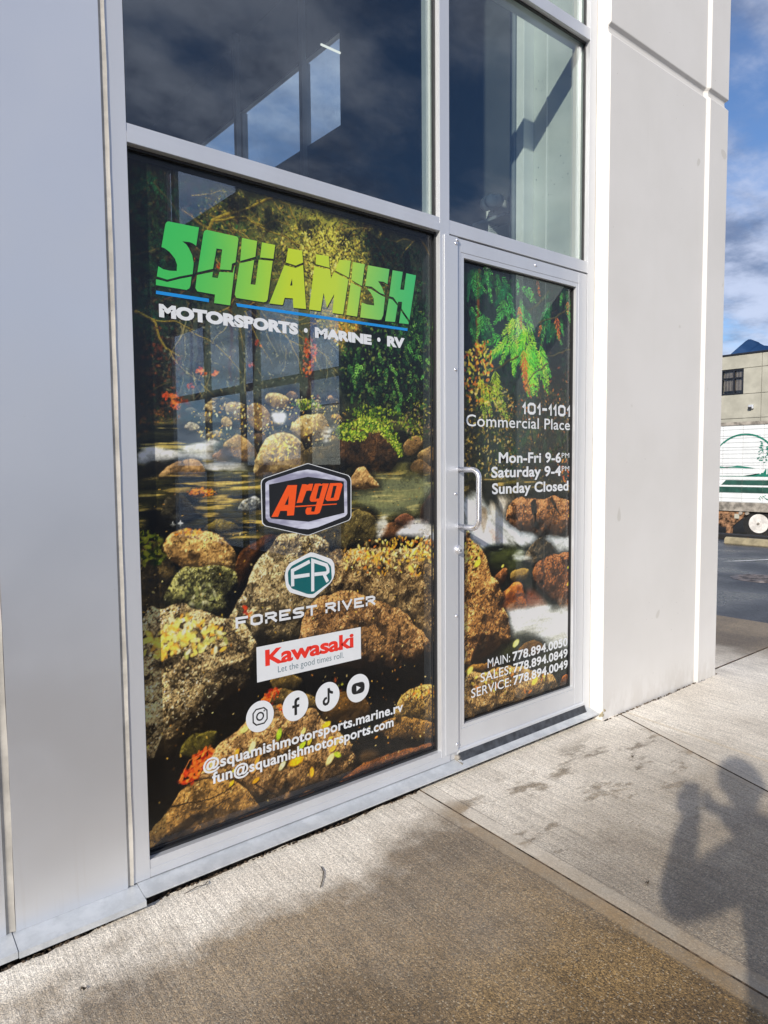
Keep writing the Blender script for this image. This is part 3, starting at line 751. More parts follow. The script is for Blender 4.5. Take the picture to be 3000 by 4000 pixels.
# ---------------------------------------------------------------- picture on the big window: autumn creek in a forest
DK = (.045, .05, .05)
def art_window():
    c = Canvas(0.8545, 2.2115, 0.127, 2.464, .0031, .0030, 3)
    full = (slice(None), slice(None)); X, Z = c.X, c.Z
    n = fbm(X * 5, Z * 5, 1, 5)[..., None]
    c.C[:] = np.array((.05, .055, .055)) * (1 - n) + np.array((.11, .13, .10)) * n
    # forest canopy: light in the middle, dark flanks
    c.blob([(1.185,2.453),(1.327,2.470),(1.609,2.469),(1.932,2.438),(2.075,2.391),(2.134,2.138),(2.072,1.965),(1.786,1.676),(1.533,1.615),(1.203,1.614),(1.048,1.644),(1.016,1.817),(1.081,2.171),(1.105,2.348)], (.20, .22, .13), .14, .85, .05)
    gx, gz = [(1.636,2.284)][0]; c.glow(gx, gz, .14, .22, (.78, .74, .26), 0.85)
    gx, gz = [(1.522,2.249)][0]; c.glow(gx, gz, .28, .20, (.50, .52, .20), .35)
    gx, gz = [(1.334,2.289)][0]; c.glow(gx, gz, .18, .14, (.38, .36, .16), .35)
    gx, gz = [(1.725,1.992)][0]; c.glow(gx, gz, .12, .10, (.70, .58, .20), .35)
    # middle-distance wood, with pale see-through haze from the windows behind painted in
    c.blob([(1.020,1.955),(1.317,2.020),(1.674,1.986),(1.682,1.671),(1.417,1.621),(1.028,1.599)], (.22, .25, .23), .10, .55, .06)
    c.blob([(1.039,1.661),(1.310,1.730),(1.658,1.772),(1.669,1.650),(1.306,1.580),(1.045,1.565)], (.32, .33, .28), .06, .45, .05)
    # trunks
    def trunk(p, wd, col, col2=(.03, .03, .03), a=.95): c.stroke(p, wd, col, a, .014, col2)
    for p, wd, col in (([(0.886,2.428),(0.884,1.971),(0.883,1.553)], .05, (.11, .08, .06)), ([(0.944,2.394),(0.943,2.063),(0.941,1.725),(0.951,1.468)], .035, (.12, .085, .05)), ([(1.002,2.408),(0.996,2.071),(0.995,1.729),(0.998,1.520)], .03, (.16, .10, .06)),
                       ([(1.065,2.407),(1.065,2.082),(1.056,1.680)], .02, (.16, .11, .07)), ([(1.228,2.384),(1.198,2.209),(1.165,2.071)], .028, (.34, .20, .11)), ([(1.248,2.379),(1.242,2.289),(1.218,2.016),(1.206,1.742)], .018, (.40, .28, .18))):
        trunk(p, wd, col)
    trunk([(1.104,1.965),(1.092,1.823),(1.082,1.681),(1.082,1.521)], .030, (.10, .08, .06)); trunk([(1.306,2.027),(1.291,1.841),(1.282,1.654),(1.289,1.532)], .040, (.16, .11, .08))
    trunk([(1.570,2.004),(1.556,1.864),(1.547,1.705),(1.562,1.566)], .040, (.30, .19, .13)); trunk([(1.836,2.428),(1.890,2.356),(1.930,2.280),(1.985,2.129)], .026, (.26, .17, .10))
    trunk([(1.433,2.346),(1.436,2.224),(1.428,2.119)], .009, (.55, .52, .42)); trunk([(2.060,2.345),(2.087,2.021),(2.107,1.644)], .05, (.05, .055, .06))
    # foliage: dark left, olive centre, fresh green right
    c.leaves([(0.862,2.454),(1.224,2.436),(1.176,2.099),(1.018,1.903),(0.877,1.887)], 1100, .010, [(.05, .12, .09), (.07, .19, .12), (.10, .16, .09), (.20, .18, .10), (.03, .05, .05)])
    c.leaves([(0.894,1.889),(1.018,1.886),(1.009,1.608),(0.893,1.604)], 350, .009, [(.08, .13, .08), (.16, .12, .07), (.35, .17, .07), (.04, .05, .05)])
    c.sprays([(0.861,2.422),(1.050,2.369),(1.022,2.032),(0.861,1.927)], 90, .07, [(.06, .22, .15), (.10, .28, .16), (.12, .20, .10)], al=.6)
    c.leaves([(1.126,2.404),(1.434,2.421),(1.932,2.427),(2.014,2.122),(1.728,2.134),(1.485,2.147),(1.267,2.113),(1.119,2.178)], 3300, .0065, [(.22, .26, .10), (.42, .42, .14), (.60, .56, .20), (.12, .14, .07), (.05, .06, .04), (.30, .34, .12), (.50, .40, .14)], .8)
    c.leaves([(1.432,2.327),(1.796,2.369),(1.817,1.992),(1.699,1.938),(1.542,2.059)], 1500, .0065, [(.78, .72, .26), (.62, .58, .18), (.30, .30, .12), (.10, .11, .06), (.86, .74, .30)], .8)
    c.leaves([(1.123,2.300),(1.324,2.305),(1.318,2.075),(1.118,2.134)], 420, .007, [(.08, .20, .11), (.16, .32, .14), (.26, .30, .12)], .8)
    c.leaves([(1.019,1.946),(1.661,1.944),(1.657,1.711),(1.029,1.643)], 900, .006, [(.48, .50, .42), (.28, .32, .28), (.20, .22, .18), (.55, .52, .36)], .55)
    # many fine branches
    for i in range(130):
        q = c.inside([(1.108,2.434),(1.932,2.448),(2.014,2.143),(1.662,1.974),(1.115,2.002)], 1)[0]; a = c.r.uniform(-.9, .6); pts = [q]
        for k in range(6):
            a += c.r.uniform(-.5, .5); L = c.r.uniform(.015, .04); pts.append((pts[-1][0] + math.cos(a) * L, pts[-1][1] + math.sin(a) * L))
        c.stroke(pts, c.r.uniform(.002, .0055), [(.42, .34, .13), (.10, .075, .04), (.56, .47, .20), (.05, .04, .03)][c.r.randint(4)], .85)
    for p, wd in (([(1.133,2.267),(1.152,2.304),(1.202,2.338),(1.252,2.355),(1.294,2.376),(1.337,2.408),(1.418,2.452)], .013), ([(1.166,2.307),(1.221,2.329),(1.283,2.344),(1.324,2.324),(1.388,2.314),(1.443,2.306),(1.523,2.288),(1.581,2.269)], .008),
                  ([(1.308,2.329),(1.356,2.330),(1.411,2.360),(1.467,2.353)], .007), ([(1.468,2.428),(1.490,2.386),(1.524,2.345),(1.618,2.315),(1.692,2.319),(1.756,2.316)], .007), ([(1.413,2.449),(1.435,2.430),(1.468,2.428)], .008),
                  ([(0.870,1.951),(0.913,1.942),(0.934,1.926),(0.950,1.879),(0.971,1.847),(1.016,1.825)], .012), ([(0.896,1.944),(0.947,1.933),(1.010,1.937),(1.074,1.918)], .006), ([(1.055,1.916),(1.160,1.874),(1.209,1.834),(1.248,1.782)], .005),
                  ([(1.425,1.996),(1.539,1.922),(1.635,1.871),(1.697,1.795)], .005), ([(1.274,2.005),(1.325,1.909),(1.377,1.829)], .005), ([(1.756,2.316),(1.821,2.302),(1.875,2.249)], .006)):
        c.stroke(p, wd, (.66, .58, .20), .95, .008, (.22, .17, .06))
    c.stroke([(1.089,2.107),(1.060,2.064),(1.022,2.032),(0.967,2.008)], .006, (.30, .20, .12)); c.stroke([(2.121,2.443),(2.166,2.408),(2.205,2.359)], .008, (.45, .36, .12), 1, .0, (.2, .15, .05))
    c.leaves([(0.862,2.454),(1.671,2.513),(1.657,1.711),(0.886,1.637)], 2600, .0055, [(.05, .06, .045), (.16, .17, .09), (.30, .27, .12), (.08, .12, .07), (.40, .30, .14), (.03, .03, .03)], .6)
    for i in range(70):
        q = c.inside([(0.878,2.426),(1.670,2.493),(1.657,1.711),(0.886,1.637)], 1)[0]; a = c.r.uniform(-2.6, -.5); pts = [q]
        for k in range(5):
            a += c.r.uniform(-.35, .35); L = c.r.uniform(.012, .035); pts.append((pts[-1][0] + math.cos(a) * L, pts[-1][1] + math.sin(a) * L))
        c.stroke(pts, c.r.uniform(.002, .004), [(.34, .27, .13), (.46, .40, .22), (.06, .05, .04), (.26, .18, .10)][c.r.randint(4)], .75)
    for P in ([(1.223,2.409),(1.305,2.401),(1.282,2.333),(1.222,2.338)], [(1.823,2.405),(2.017,2.380),(2.074,2.261),(1.902,2.254)], [(1.368,2.369),(1.433,2.365),(1.410,2.323),(1.356,2.321)], [(1.536,2.386),(1.583,2.377),(1.570,2.326),(1.523,2.336)], [(1.706,2.382),(1.757,2.372),(1.743,2.309),(1.692,2.319)]):
        c.blob(P, (.035, .04, .03), .03, .7, .08)
    c.leaves([(1.524,2.345),(1.744,2.359),(1.767,2.181),(1.591,2.173),(1.522,2.249)], 700, .006, [(.98, .92, .42), (.90, .82, .30), (.70, .68, .22), (.20, .20, .08)], .85)
    c.leaves([(1.650,2.023),(1.791,2.030),(1.817,1.929),(1.698,1.907)], 260, .006, [(.90, .72, .30), (.86, .52, .18), (.50, .42, .16)], .85)
    for i in range(60):
        q = c.inside([(1.020,1.955),(1.662,1.984),(1.657,1.670),(1.029,1.643)], 1)[0]; a = c.r.uniform(-1.9, -.9); pts = [q]
        for k in range(6):
            a += c.r.uniform(-.4, .4); L = c.r.uniform(.012, .03); pts.append((pts[-1][0] + math.cos(a) * L, pts[-1][1] + math.sin(a) * L))
        c.stroke(pts, c.r.uniform(.0022, .004), [(.56, .52, .34), (.44, .42, .30), (.66, .58, .32)][c.r.randint(3)], .7)
    # evergreen shrub on the right
    c.blob([(1.685,1.876),(1.791,1.999),(1.900,2.085),(2.073,2.151),(2.227,2.094),(2.225,1.694),(2.010,1.663),(1.841,1.720),(1.708,1.713)], (.035, .06, .05), .05, .9, .08)
    c.leaves([(1.698,1.897),(1.900,2.075),(2.211,2.114),(2.217,1.728),(1.924,1.692),(1.734,1.725)], 1500, .0085, [(.06, .16, .09), (.12, .27, .12), (.035, .08, .06), (.26, .42, .16), (.02, .03, .03), (.02, .03, .03), (.40, .44, .18)], .9)
    c.sprays([(1.711,1.898),(1.900,2.064),(2.211,2.103),(2.217,1.740),(1.924,1.692),(1.735,1.736)], 150, .055, [(.09, .24, .12), (.18, .36, .15), (.04, .11, .07), (.40, .60, .24), (.28, .50, .20), (.02, .03, .03)], al=.9)
    c.sprays([(1.930,2.259),(2.212,2.227),(2.211,2.001),(2.013,2.013)], 90, .05, [(.10, .26, .14), (.18, .38, .18)], al=.7)
    c.leaves([(1.823,2.385),(2.212,2.361),(2.211,2.170),(1.929,2.195)], 600, .008, [(.03, .07, .06), (.05, .13, .09), (.08, .20, .12), (.02, .03, .03)], .8)
    c.blob([(0.859,2.481),(2.213,2.467),(2.213,2.411),(1.797,2.420),(1.327,2.433),(0.857,2.421)], (.025, .028, .03), .03, .8, .03, sm=False)
    # orange leaves hanging on the left and on the trunks
    OR = [(.80, .34, .12), (.66, .22, .07), (.88, .48, .18), (.45, .17, .08)]
    c.leaves([(0.958,1.700),(1.003,1.694),(1.095,1.637),(1.123,1.602),(1.074,1.592),(0.992,1.642)], 70, .011, OR, .95)
    c.leaves([(1.527,1.930),(1.581,1.926),(1.573,1.846),(1.536,1.784),(1.519,1.822)], 90, .008, OR + [(.60, .40, .30)], .9)
    for q in [(1.089,1.782),(1.101,1.775),(1.145,1.779),(1.055,1.728),(1.325,1.900),(1.296,1.823),(1.583,1.707),(1.072,2.160),(1.175,2.152)]: c.leaves([(q[0] - .012, q[1] - .01), (q[0] + .014, q[1] - .008), (q[0], q[1] + .014)], 7, .008, OR, .95)
    # dark forest foot
    c.leaves([(0.885,1.620),(1.066,1.645),(1.151,1.558),(1.101,1.521),(0.882,1.519)], 420, .008, [(.05, .06, .05), (.18, .14, .07), (.12, .17, .08), (.50, .30, .10)], .8)
    # ---------------- the creek, far part
    c.water([(0.883,1.553),(1.104,1.611),(1.475,1.662),(1.786,1.633),(2.224,1.590),(2.222,1.018),(1.778,1.091),(1.407,1.133),(1.092,1.195),(0.871,1.168)], (.05, .06, .045), (.30, .29, .15), (.62, .55, .30), 31, .03, 10, .60)
    c.water([(1.086,1.646),(1.476,1.692),(1.682,1.671),(1.655,1.568),(1.415,1.515),(1.121,1.521)], (.16, .20, .22), (.36, .40, .40), (.60, .62, .58), 37, .03, 6, .55, .8)
    TAN = (.82, .70, .44); TND = (.22, .16, .08); GRY = (.62, .58, .46)
    rs = c.rock
    for i, q in enumerate(c.inside([(1.067,1.654),(1.309,1.693),(1.683,1.712),(1.693,1.548),(1.472,1.505),(1.102,1.539)], 46)):
        r = c.r.uniform(.014, .034); col = [TAN, GRY, (.58, .45, .28), (.46, .44, .36)][c.r.randint(4)]
        P = [(q[0] + math.cos(a) * r * c.r.uniform(.9, 1.3), q[1] + math.sin(a) * r * c.r.uniform(.6, .8)) for a in np.linspace(0, 6.28, 8)[:-1]]
        rs(P, col, (.16, .13, .08), .025, seed=200 + i, speck=.55)
    rs([(1.358,1.714),(1.408,1.722),(1.453,1.700),(1.447,1.666),(1.396,1.659),(1.352,1.681)], TAN, TND, .04, seed=12); rs([(1.184,1.659),(1.225,1.684),(1.266,1.663),(1.260,1.607),(1.203,1.614)], (.62, .54, .38), TND, .04, seed=13)
    rs([(1.168,1.613),(1.193,1.623),(1.208,1.600),(1.197,1.582),(1.172,1.590)], TAN, TND, .02, seed=14); rs([(1.463,1.603),(1.534,1.650),(1.619,1.638),(1.630,1.577),(1.580,1.536),(1.485,1.545)], TAN, TND, .05, seed=15)
    rs([(1.266,1.653),(1.320,1.684),(1.373,1.639),(1.350,1.581),(1.285,1.589)], (.60, .48, .28), TND, .04, seed=16)
    c.leaves([(1.066,1.645),(1.309,1.693),(1.683,1.712),(1.693,1.548),(1.472,1.505),(1.102,1.539)], 420, .0055, [(.88, .74, .30), (.80, .58, .20), (.95, .88, .60)], .9)
    for P in ([(0.877,1.497),(0.961,1.507),(1.062,1.503),(1.071,1.476),(0.951,1.468),(0.876,1.472)], [(1.007,1.516),(1.131,1.521),(1.231,1.494),(1.199,1.476),(1.081,1.485)], [(1.090,1.449),(1.179,1.462),(1.303,1.452),(1.282,1.429),(1.128,1.431)], [(1.373,1.648),(1.429,1.646),(1.417,1.612),(1.389,1.611)], [(1.593,1.577),(1.643,1.588),(1.642,1.547),(1.611,1.536)]):
        c.foam(P, int(P[0][0] * 900), (.93, .94, .92), .95, .012, dens=.2)
    rs([(0.870,1.425),(0.906,1.468),(0.959,1.457),(0.976,1.424),(0.931,1.398),(0.878,1.400)], (.12, .10, .06), (.03, .03, .02), .04, seed=17)
    rs([(0.931,1.424),(0.996,1.467),(1.062,1.476),(1.099,1.453),(1.098,1.413),(1.003,1.406),(0.949,1.398)], (.62, .48, .30), TND, .05, seed=18)
    rs([(1.130,1.485),(1.180,1.513),(1.231,1.490),(1.199,1.467),(1.149,1.467)], (.55, .40, .26), TND, .03, seed=19)
    rs([(1.170,1.522),(1.232,1.559),(1.284,1.542),(1.315,1.476),(1.261,1.466),(1.220,1.476)], (.66, .52, .30), TND, .05, seed=20)
    rs([(1.297,1.419),(1.304,1.485),(1.360,1.543),(1.428,1.568),(1.496,1.545),(1.537,1.485),(1.548,1.435),(1.470,1.416),(1.368,1.408)], TAN, (.20, .15, .08), .07, seed=21)
    c.leaves([(1.338,1.523),(1.427,1.563),(1.484,1.535),(1.460,1.476),(1.369,1.466)], 140, .006, [(.90, .76, .30), (.84, .64, .22), (.96, .88, .5)], .95)
    rs([(1.519,1.505),(1.592,1.526),(1.719,1.538),(1.743,1.433),(1.627,1.414),(1.542,1.435)], (.36, .30, .16), (.05, .05, .03), .06, seed=22)
    # mossy boulder
    rs([(1.687,1.568),(1.786,1.633),(1.881,1.637),(1.966,1.574),(2.008,1.486),(1.949,1.409),(1.823,1.379),(1.756,1.433),(1.692,1.475)], (.36, .24, .12), (.04, .035, .025), .10, seed=23, speck=.6)
    MOSS = [(.40, .52, .10), (.58, .62, .16), (.20, .32, .08), (.10, .18, .06)]
    c.leaves([(1.668,1.578),(1.707,1.621),(1.786,1.655),(1.854,1.678),(1.952,1.639),(2.024,1.531),(2.009,1.497),(1.923,1.573),(1.867,1.593),(1.812,1.550),(1.745,1.549),(1.693,1.548)], 620, .0065, MOSS, .95)
    for p, wd in (([(1.693,1.568),(1.759,1.612),(1.854,1.636),(1.923,1.595),(1.994,1.530),(2.016,1.492)], .035), ([(1.681,1.579),(1.745,1.570),(1.812,1.581),(1.881,1.626)], .028), ([(1.854,1.668),(1.924,1.681),(2.010,1.663)], .02)):
        c.stroke(p, wd, (.30, .40, .09), .85, .02, (.10, .16, .05))
    c.leaves([(1.687,1.563),(1.759,1.627),(1.854,1.652),(1.930,1.617),(2.026,1.519),(2.011,1.480),(1.951,1.541),(1.881,1.583),(1.785,1.544)], 420, .0062, [(.62, .70, .18), (.46, .58, .12), (.30, .44, .10), (.80, .80, .30)], .95)
    c.leaves([(1.721,1.673),(1.827,1.698),(2.010,1.674),(2.130,1.622),(2.069,1.587),(1.923,1.638),(1.786,1.644)], 380, .0065, MOSS + [(.04, .06, .04)], .9)
    c.leaves([(1.464,1.691),(1.559,1.706),(1.607,1.678),(1.510,1.664)], 120, .006, MOSS, .9)
    rs([(2.031,1.531),(2.069,1.565),(2.122,1.577),(2.145,1.532),(2.099,1.497),(2.046,1.492)], (.66, .50, .28), TND, .03, seed=24); rs([(2.114,1.497),(2.208,1.532),(2.221,1.463),(2.145,1.440)], (.70, .56, .32), TND, .03, seed=25)
    rs([(2.068,1.441),(2.129,1.475),(2.208,1.428),(2.207,1.394),(2.098,1.407)], (.50, .38, .22), TND, .03, seed=26)
    c.leaves([(2.055,1.687),(2.217,1.740),(2.216,1.590),(2.069,1.553)], 260, .008, [(.16, .26, .08), (.55, .52, .16), (.07, .08, .05), (.50, .40, .30)], .9)
    # near creek
    c.water([(0.878,1.400),(1.198,1.402),(1.302,1.390),(1.529,1.385),(1.921,1.409),(2.223,1.382),(2.222,1.112),(1.779,1.123),(1.296,1.132),(0.997,1.202),(0.871,1.194)], (.055, .06, .035), (.36, .33, .14), (.74, .62, .30), 43, .03, 12, .57)
    c.blob([(1.755,1.370),(1.921,1.399),(2.207,1.370),(2.215,1.242),(2.006,1.218),(1.808,1.250)], (.48, .50, .36), .05, .65, .05)
    rs([(1.735,1.354),(1.769,1.417),(1.810,1.438),(1.851,1.400),(1.892,1.355),(1.822,1.344)], (.86, .66, .40), TND, .05, seed=27)
    rs([(1.039,1.356),(1.087,1.370),(1.131,1.353),(1.096,1.339),(1.048,1.342)], (.66, .42, .14), (.14, .09, .04), .02, seed=28)
    c.leaves([(1.021,1.359),(1.088,1.372),(1.146,1.352),(1.096,1.340)], 60, .006, [(.90, .55, .12), (.8, .4, .1)], .9)
    rs([(0.936,1.285),(0.965,1.336),(1.011,1.344),(1.057,1.306),(1.085,1.273),(1.018,1.254),(0.962,1.258)], (.20, .18, .12), (.03, .03, .03), .07, seed=29, speck=.6)
    rs([(1.226,1.289),(1.247,1.321),(1.290,1.334),(1.322,1.313),(1.321,1.289),(1.257,1.280)], (.62, .62, .56), (.08, .08, .07), .03, seed=30, speck=.9)
    rs([(1.093,1.222),(1.133,1.252),(1.173,1.254),(1.224,1.223),(1.193,1.206),(1.132,1.206)], (.42, .36, .14), (.08, .07, .03), .04, seed=33)
    c.foam([(0.944,1.259),(1.018,1.259),(1.036,1.235),(0.962,1.231)], 77, (.80, .84, .80), .8, .015)
    for q in [(0.976,1.248),(0.943,1.219),(1.003,1.251)]: c.dab(q[0], q[1], .012, .004, 0, (.98, 1, .96)); c.dab(q[0], q[1], .003, .012, 0, (.98, 1, .96))
    rs([(1.713,1.139),(1.753,1.232),(1.835,1.254),(1.876,1.203),(1.889,1.137),(1.779,1.123)], (.34, .26, .12), (.05, .045, .03), .06, seed=34)
    rs([(1.442,1.150),(1.525,1.194),(1.649,1.227),(1.781,1.262),(1.876,1.214),(1.889,1.126),(1.778,1.080),(1.584,1.077),(1.476,1.107)], (.44, .38, .20), (.06, .055, .03), .10, seed=35)
    rs([(1.889,1.148),(1.918,1.190),(1.984,1.197),(2.035,1.160),(2.020,1.116),(1.918,1.123)], (.52, .34, .20), (.14, .09, .05), .05, seed=36, speck=.3)
    rs([(1.984,1.208),(2.036,1.233),(2.096,1.202),(2.066,1.169),(2.006,1.184)], (.48, .30, .20), (.12, .08, .05), .04, seed=38, speck=.3)
    rs([(2.128,1.246),(2.167,1.290),(2.220,1.312),(2.219,1.183),(2.143,1.182)], (.28, .20, .14), (.03, .03, .03), .05, seed=39)
    c.foam([(2.005,1.156),(2.096,1.190),(2.219,1.177),(2.219,1.089),(2.065,1.101),(2.005,1.117)], 81, (.95, .96, .98), 1.0, .02, dens=.05); c.foam([(1.876,1.192),(1.919,1.234),(1.948,1.243),(1.933,1.178),(1.889,1.126)], 82, (.85, .85, .8), .8, .015)
    # ---------------- big boulders in front
    GOLD = (.84, .64, .36); GD = (.13, .09, .045); SPK = (.78, .67, .46)
    c.blob([(0.873,1.228),(0.998,1.238),(1.296,1.132),(1.647,1.102),(2.222,1.053),(2.217,0.053),(1.272,0.102),(0.836,0.104)], (.03, .028, .022), .03, 1)
    rs([(0.860,1.169),(0.942,1.171),(0.994,1.077),(1.116,0.981),(1.185,0.906),(1.102,0.843),(0.933,0.889),(0.852,0.919)], (.40, .32, .16), (.05, .045, .03), .10, seed=44, speck=.8)
    c.leaves([(0.859,1.221),(0.908,1.226),(0.959,1.152),(0.922,1.120),(0.869,1.125)], 120, .012, [(.10, .16, .05), (.44, .50, .12), (.05, .06, .03), (.60, .60, .16)], .9)
    rs([(0.956,1.196),(0.998,1.220),(1.055,1.227),(1.122,1.211),(1.181,1.161),(1.226,1.110),(1.230,1.052),(1.187,1.010),(1.116,0.981),(1.049,1.026),(0.985,1.087),(0.950,1.153)], GOLD, GD, .15, seed=45, speck=.85)
    c.leaves([(0.989,1.225),(1.055,1.229),(1.093,1.218),(1.073,1.206),(0.998,1.207)], 26, .008, [(.9, .70, .2), (.8, .45, .1)], .9)
    rs([(1.209,1.045),(1.232,1.128),(1.308,1.170),(1.363,1.185),(1.385,1.164),(1.317,1.101),(1.250,1.021),(1.218,0.996)], (.34, .20, .09), (.06, .035, .02), .06, seed=46)
    rs([(0.936,1.004),(0.984,1.069),(1.051,1.094),(1.149,1.098),(1.204,1.069),(1.224,1.005),(1.186,0.953),(1.144,0.912),(1.046,0.926),(0.962,0.956)], (.56, .54, .30), (.05, .05, .03), .09, seed=47, speck=1.25)
    c.leaves([(1.011,1.030),(1.088,1.040),(1.146,0.977),(1.085,0.929),(1.018,0.957)], 60, .012, [(.86, .84, .66), (.60, .62, .36), (.10, .10, .06)], .6)
    c.leaves([(0.971,0.937),(1.185,0.906),(1.248,0.916),(1.164,0.881),(0.988,0.898)], 60, .010, [(.90, .56, .14), (.88, .74, .26)], .85)
    rs([(1.163,0.862),(1.228,0.967),(1.283,1.056),(1.340,1.128),(1.419,1.181),(1.525,1.174),(1.635,1.124),(1.672,1.016),(1.643,0.861),(1.542,0.782),(1.399,0.755),(1.287,0.754),(1.203,0.798)], SPK, (.10, .08, .04), .17, seed=48, speck=1.1)
    rs([(1.634,1.093),(1.778,1.102),(2.005,1.072),(2.219,1.065),(2.216,0.565),(2.061,0.640),(1.912,0.620),(1.773,0.734),(1.669,0.836),(1.632,0.967)], (.74, .60, .38), (.09, .06, .03), .16, seed=49, speck=1.0)
    rs([(1.494,0.841),(1.594,0.920),(1.696,0.939),(1.803,0.904),(2.002,0.811),(2.124,0.700),(2.203,0.567),(2.000,0.558),(1.771,0.580),(1.576,0.640),(1.492,0.697)], (.66, .48, .28), (.08, .05, .03), .15, seed=50, speck=.95)
    YL = [(.95, .78, .28), (.90, .62, .18), (.98, .88, .52), (.86, .46, .16), (.72, .52, .20)]
    c.leaves([(1.699,1.108),(1.833,1.130),(2.065,1.129),(2.219,1.101),(2.218,0.994),(2.095,1.018),(1.917,1.024),(1.751,1.050)], 260, .011, YL + [(.30, .24, .12)], .95)
    c.leaves([(1.685,1.057),(1.917,1.046),(2.205,0.960),(2.126,0.945),(1.777,0.994)], 60, .010, YL, .9)
    c.dab(*[(2.072,0.983)][0], .024, .012, -.9, (.93, .72, .3))
    # left leaf-covered boulder
    rs([(0.860,0.935),(0.935,0.968),(1.028,0.956),(1.144,0.912),(1.236,0.860),(1.288,0.774),(1.297,0.694),(1.252,0.624),(1.156,0.587),(1.074,0.521),(0.976,0.481),(0.857,0.459)], (.78, .66, .44), (.08, .06, .035), .18, seed=51, speck=1.25)
    c.leaves([(0.924,0.899),(1.008,0.931),(1.104,0.890),(1.182,0.802),(1.120,0.765),(1.023,0.774),(0.940,0.816)], 120, .014, [(.94, .80, .34), (.96, .90, .62), (.80, .80, .40), (.88, .58, .2)], .95)
    c.leaves([(0.861,0.883),(0.988,0.898),(1.044,0.853),(0.930,0.791),(0.859,0.813)], 30, .018, [(.88, .80, .30), (.90, .64, .22)], .9)
    c.leaves([(0.883,0.738),(1.181,0.754),(1.125,0.575),(0.922,0.531)], 130, .006, [(.96, .92, .78), (.90, .84, .62)], .55, asp=.35)
    # black pool and gap below the signs
    c.blob([(1.276,0.727),(1.422,0.751),(1.577,0.650),(1.771,0.580),(2.061,0.547),(2.216,0.529),(2.215,0.396),(1.910,0.416),(1.637,0.457),(1.417,0.528),(1.282,0.558),(1.154,0.511),(0.973,0.371),(0.868,0.257),(0.847,0.426),(0.975,0.453),(1.124,0.537),(1.240,0.607)], (.03, .026, .022), .03, .97, .03)
    rs([(1.351,0.633),(1.431,0.637),(1.490,0.594),(1.453,0.561),(1.372,0.578)], (.46, .36, .16), (.06, .05, .03), .04, seed=52)
    rs([(0.975,0.444),(1.014,0.489),(1.073,0.493),(1.123,0.480),(1.101,0.428),(1.051,0.404),(1.003,0.418)], (.36, .32, .12), (.04, .04, .02), .05, seed=53)
    rs([(1.487,0.450),(1.587,0.511),(1.690,0.510),(1.797,0.464),(1.824,0.391),(1.741,0.355),(1.584,0.373)], (.40, .28, .12), (.08, .055, .03), .10, seed=54, speck=.35)
    rs([(1.282,0.539),(1.350,0.583),(1.442,0.574),(1.549,0.519),(1.561,0.453),(1.451,0.458),(1.325,0.489)], (.50, .40, .20), (.08, .06, .03), .06, seed=55, speck=.7)
    rs([(1.975,0.344),(1.999,0.408),(2.060,0.435),(2.216,0.420),(2.214,0.201),(2.089,0.245),(1.997,0.292)], (.72, .56, .28), (.08, .055, .03), .09, seed=56, speck=1.0)
    rs([(1.866,0.313),(1.968,0.334),(2.121,0.285),(2.215,0.238),(2.214,0.165),(2.058,0.206),(1.908,0.257)], (.58, .42, .20), (.07, .045, .02), .05, seed=57, speck=.9)
    c.leaves([(1.999,0.420),(2.060,0.430),(2.202,0.411),(2.202,0.375),(2.059,0.394)], 24, .010, [(.9, .7, .2), (.8, .45, .15), (.7, .6, .2)], .95)
    c.leaves([(1.626,0.577),(1.677,0.556),(1.703,0.518),(1.651,0.518)], 14, .010, [(.55, .55, .16), (.45, .2, .08)], .9)
    c.blob([(1.766,0.215),(1.822,0.223),(1.878,0.196),(1.864,0.154),(1.793,0.163)], (.42, .30, .16), .03, .6)
    # big rounded boulder bottom centre
    rs([(1.029,0.316),(1.070,0.380),(1.152,0.444),(1.238,0.490),(1.348,0.523),(1.487,0.481),(1.610,0.388),(1.726,0.249),(1.745,0.166),(1.684,0.117),(1.580,0.116),(1.420,0.104),(1.251,0.139),(1.126,0.229)], (.72, .54, .32), (.09, .06, .03), .22, seed=58, speck=.9)
    rs([(0.859,0.123),(0.876,0.209),(0.932,0.263),(1.029,0.316),(1.128,0.296),(1.210,0.242),(1.273,0.172),(1.283,0.118),(1.164,0.099),(0.984,0.105)], (.60, .44, .22), (.08, .055, .03), .18, seed=59, speck=.7)
    rs([(1.657,0.125),(1.766,0.171),(1.907,0.176),(2.058,0.170),(2.214,0.159),(2.214,0.122),(1.907,0.119),(1.684,0.106)], (.42, .25, .12), (.05, .03, .02), .08, seed=60, speck=.5)
    rs([(1.164,0.109),(1.272,0.132),(1.409,0.107),(1.505,0.140),(1.554,0.103),(1.384,0.074),(1.206,0.084)], (.36, .24, .11), (.05, .03, .02), .06, seed=61, speck=.5)
    for p in ([(1.275,0.242),(1.363,0.163),(1.421,0.124),(1.433,0.162)], [(0.914,0.260),(0.988,0.254),(1.116,0.242),(1.189,0.268)], [(0.966,0.149),(1.055,0.194),(1.167,0.225)]): c.stroke(p, .006, (.06, .04, .02), .8, .012)
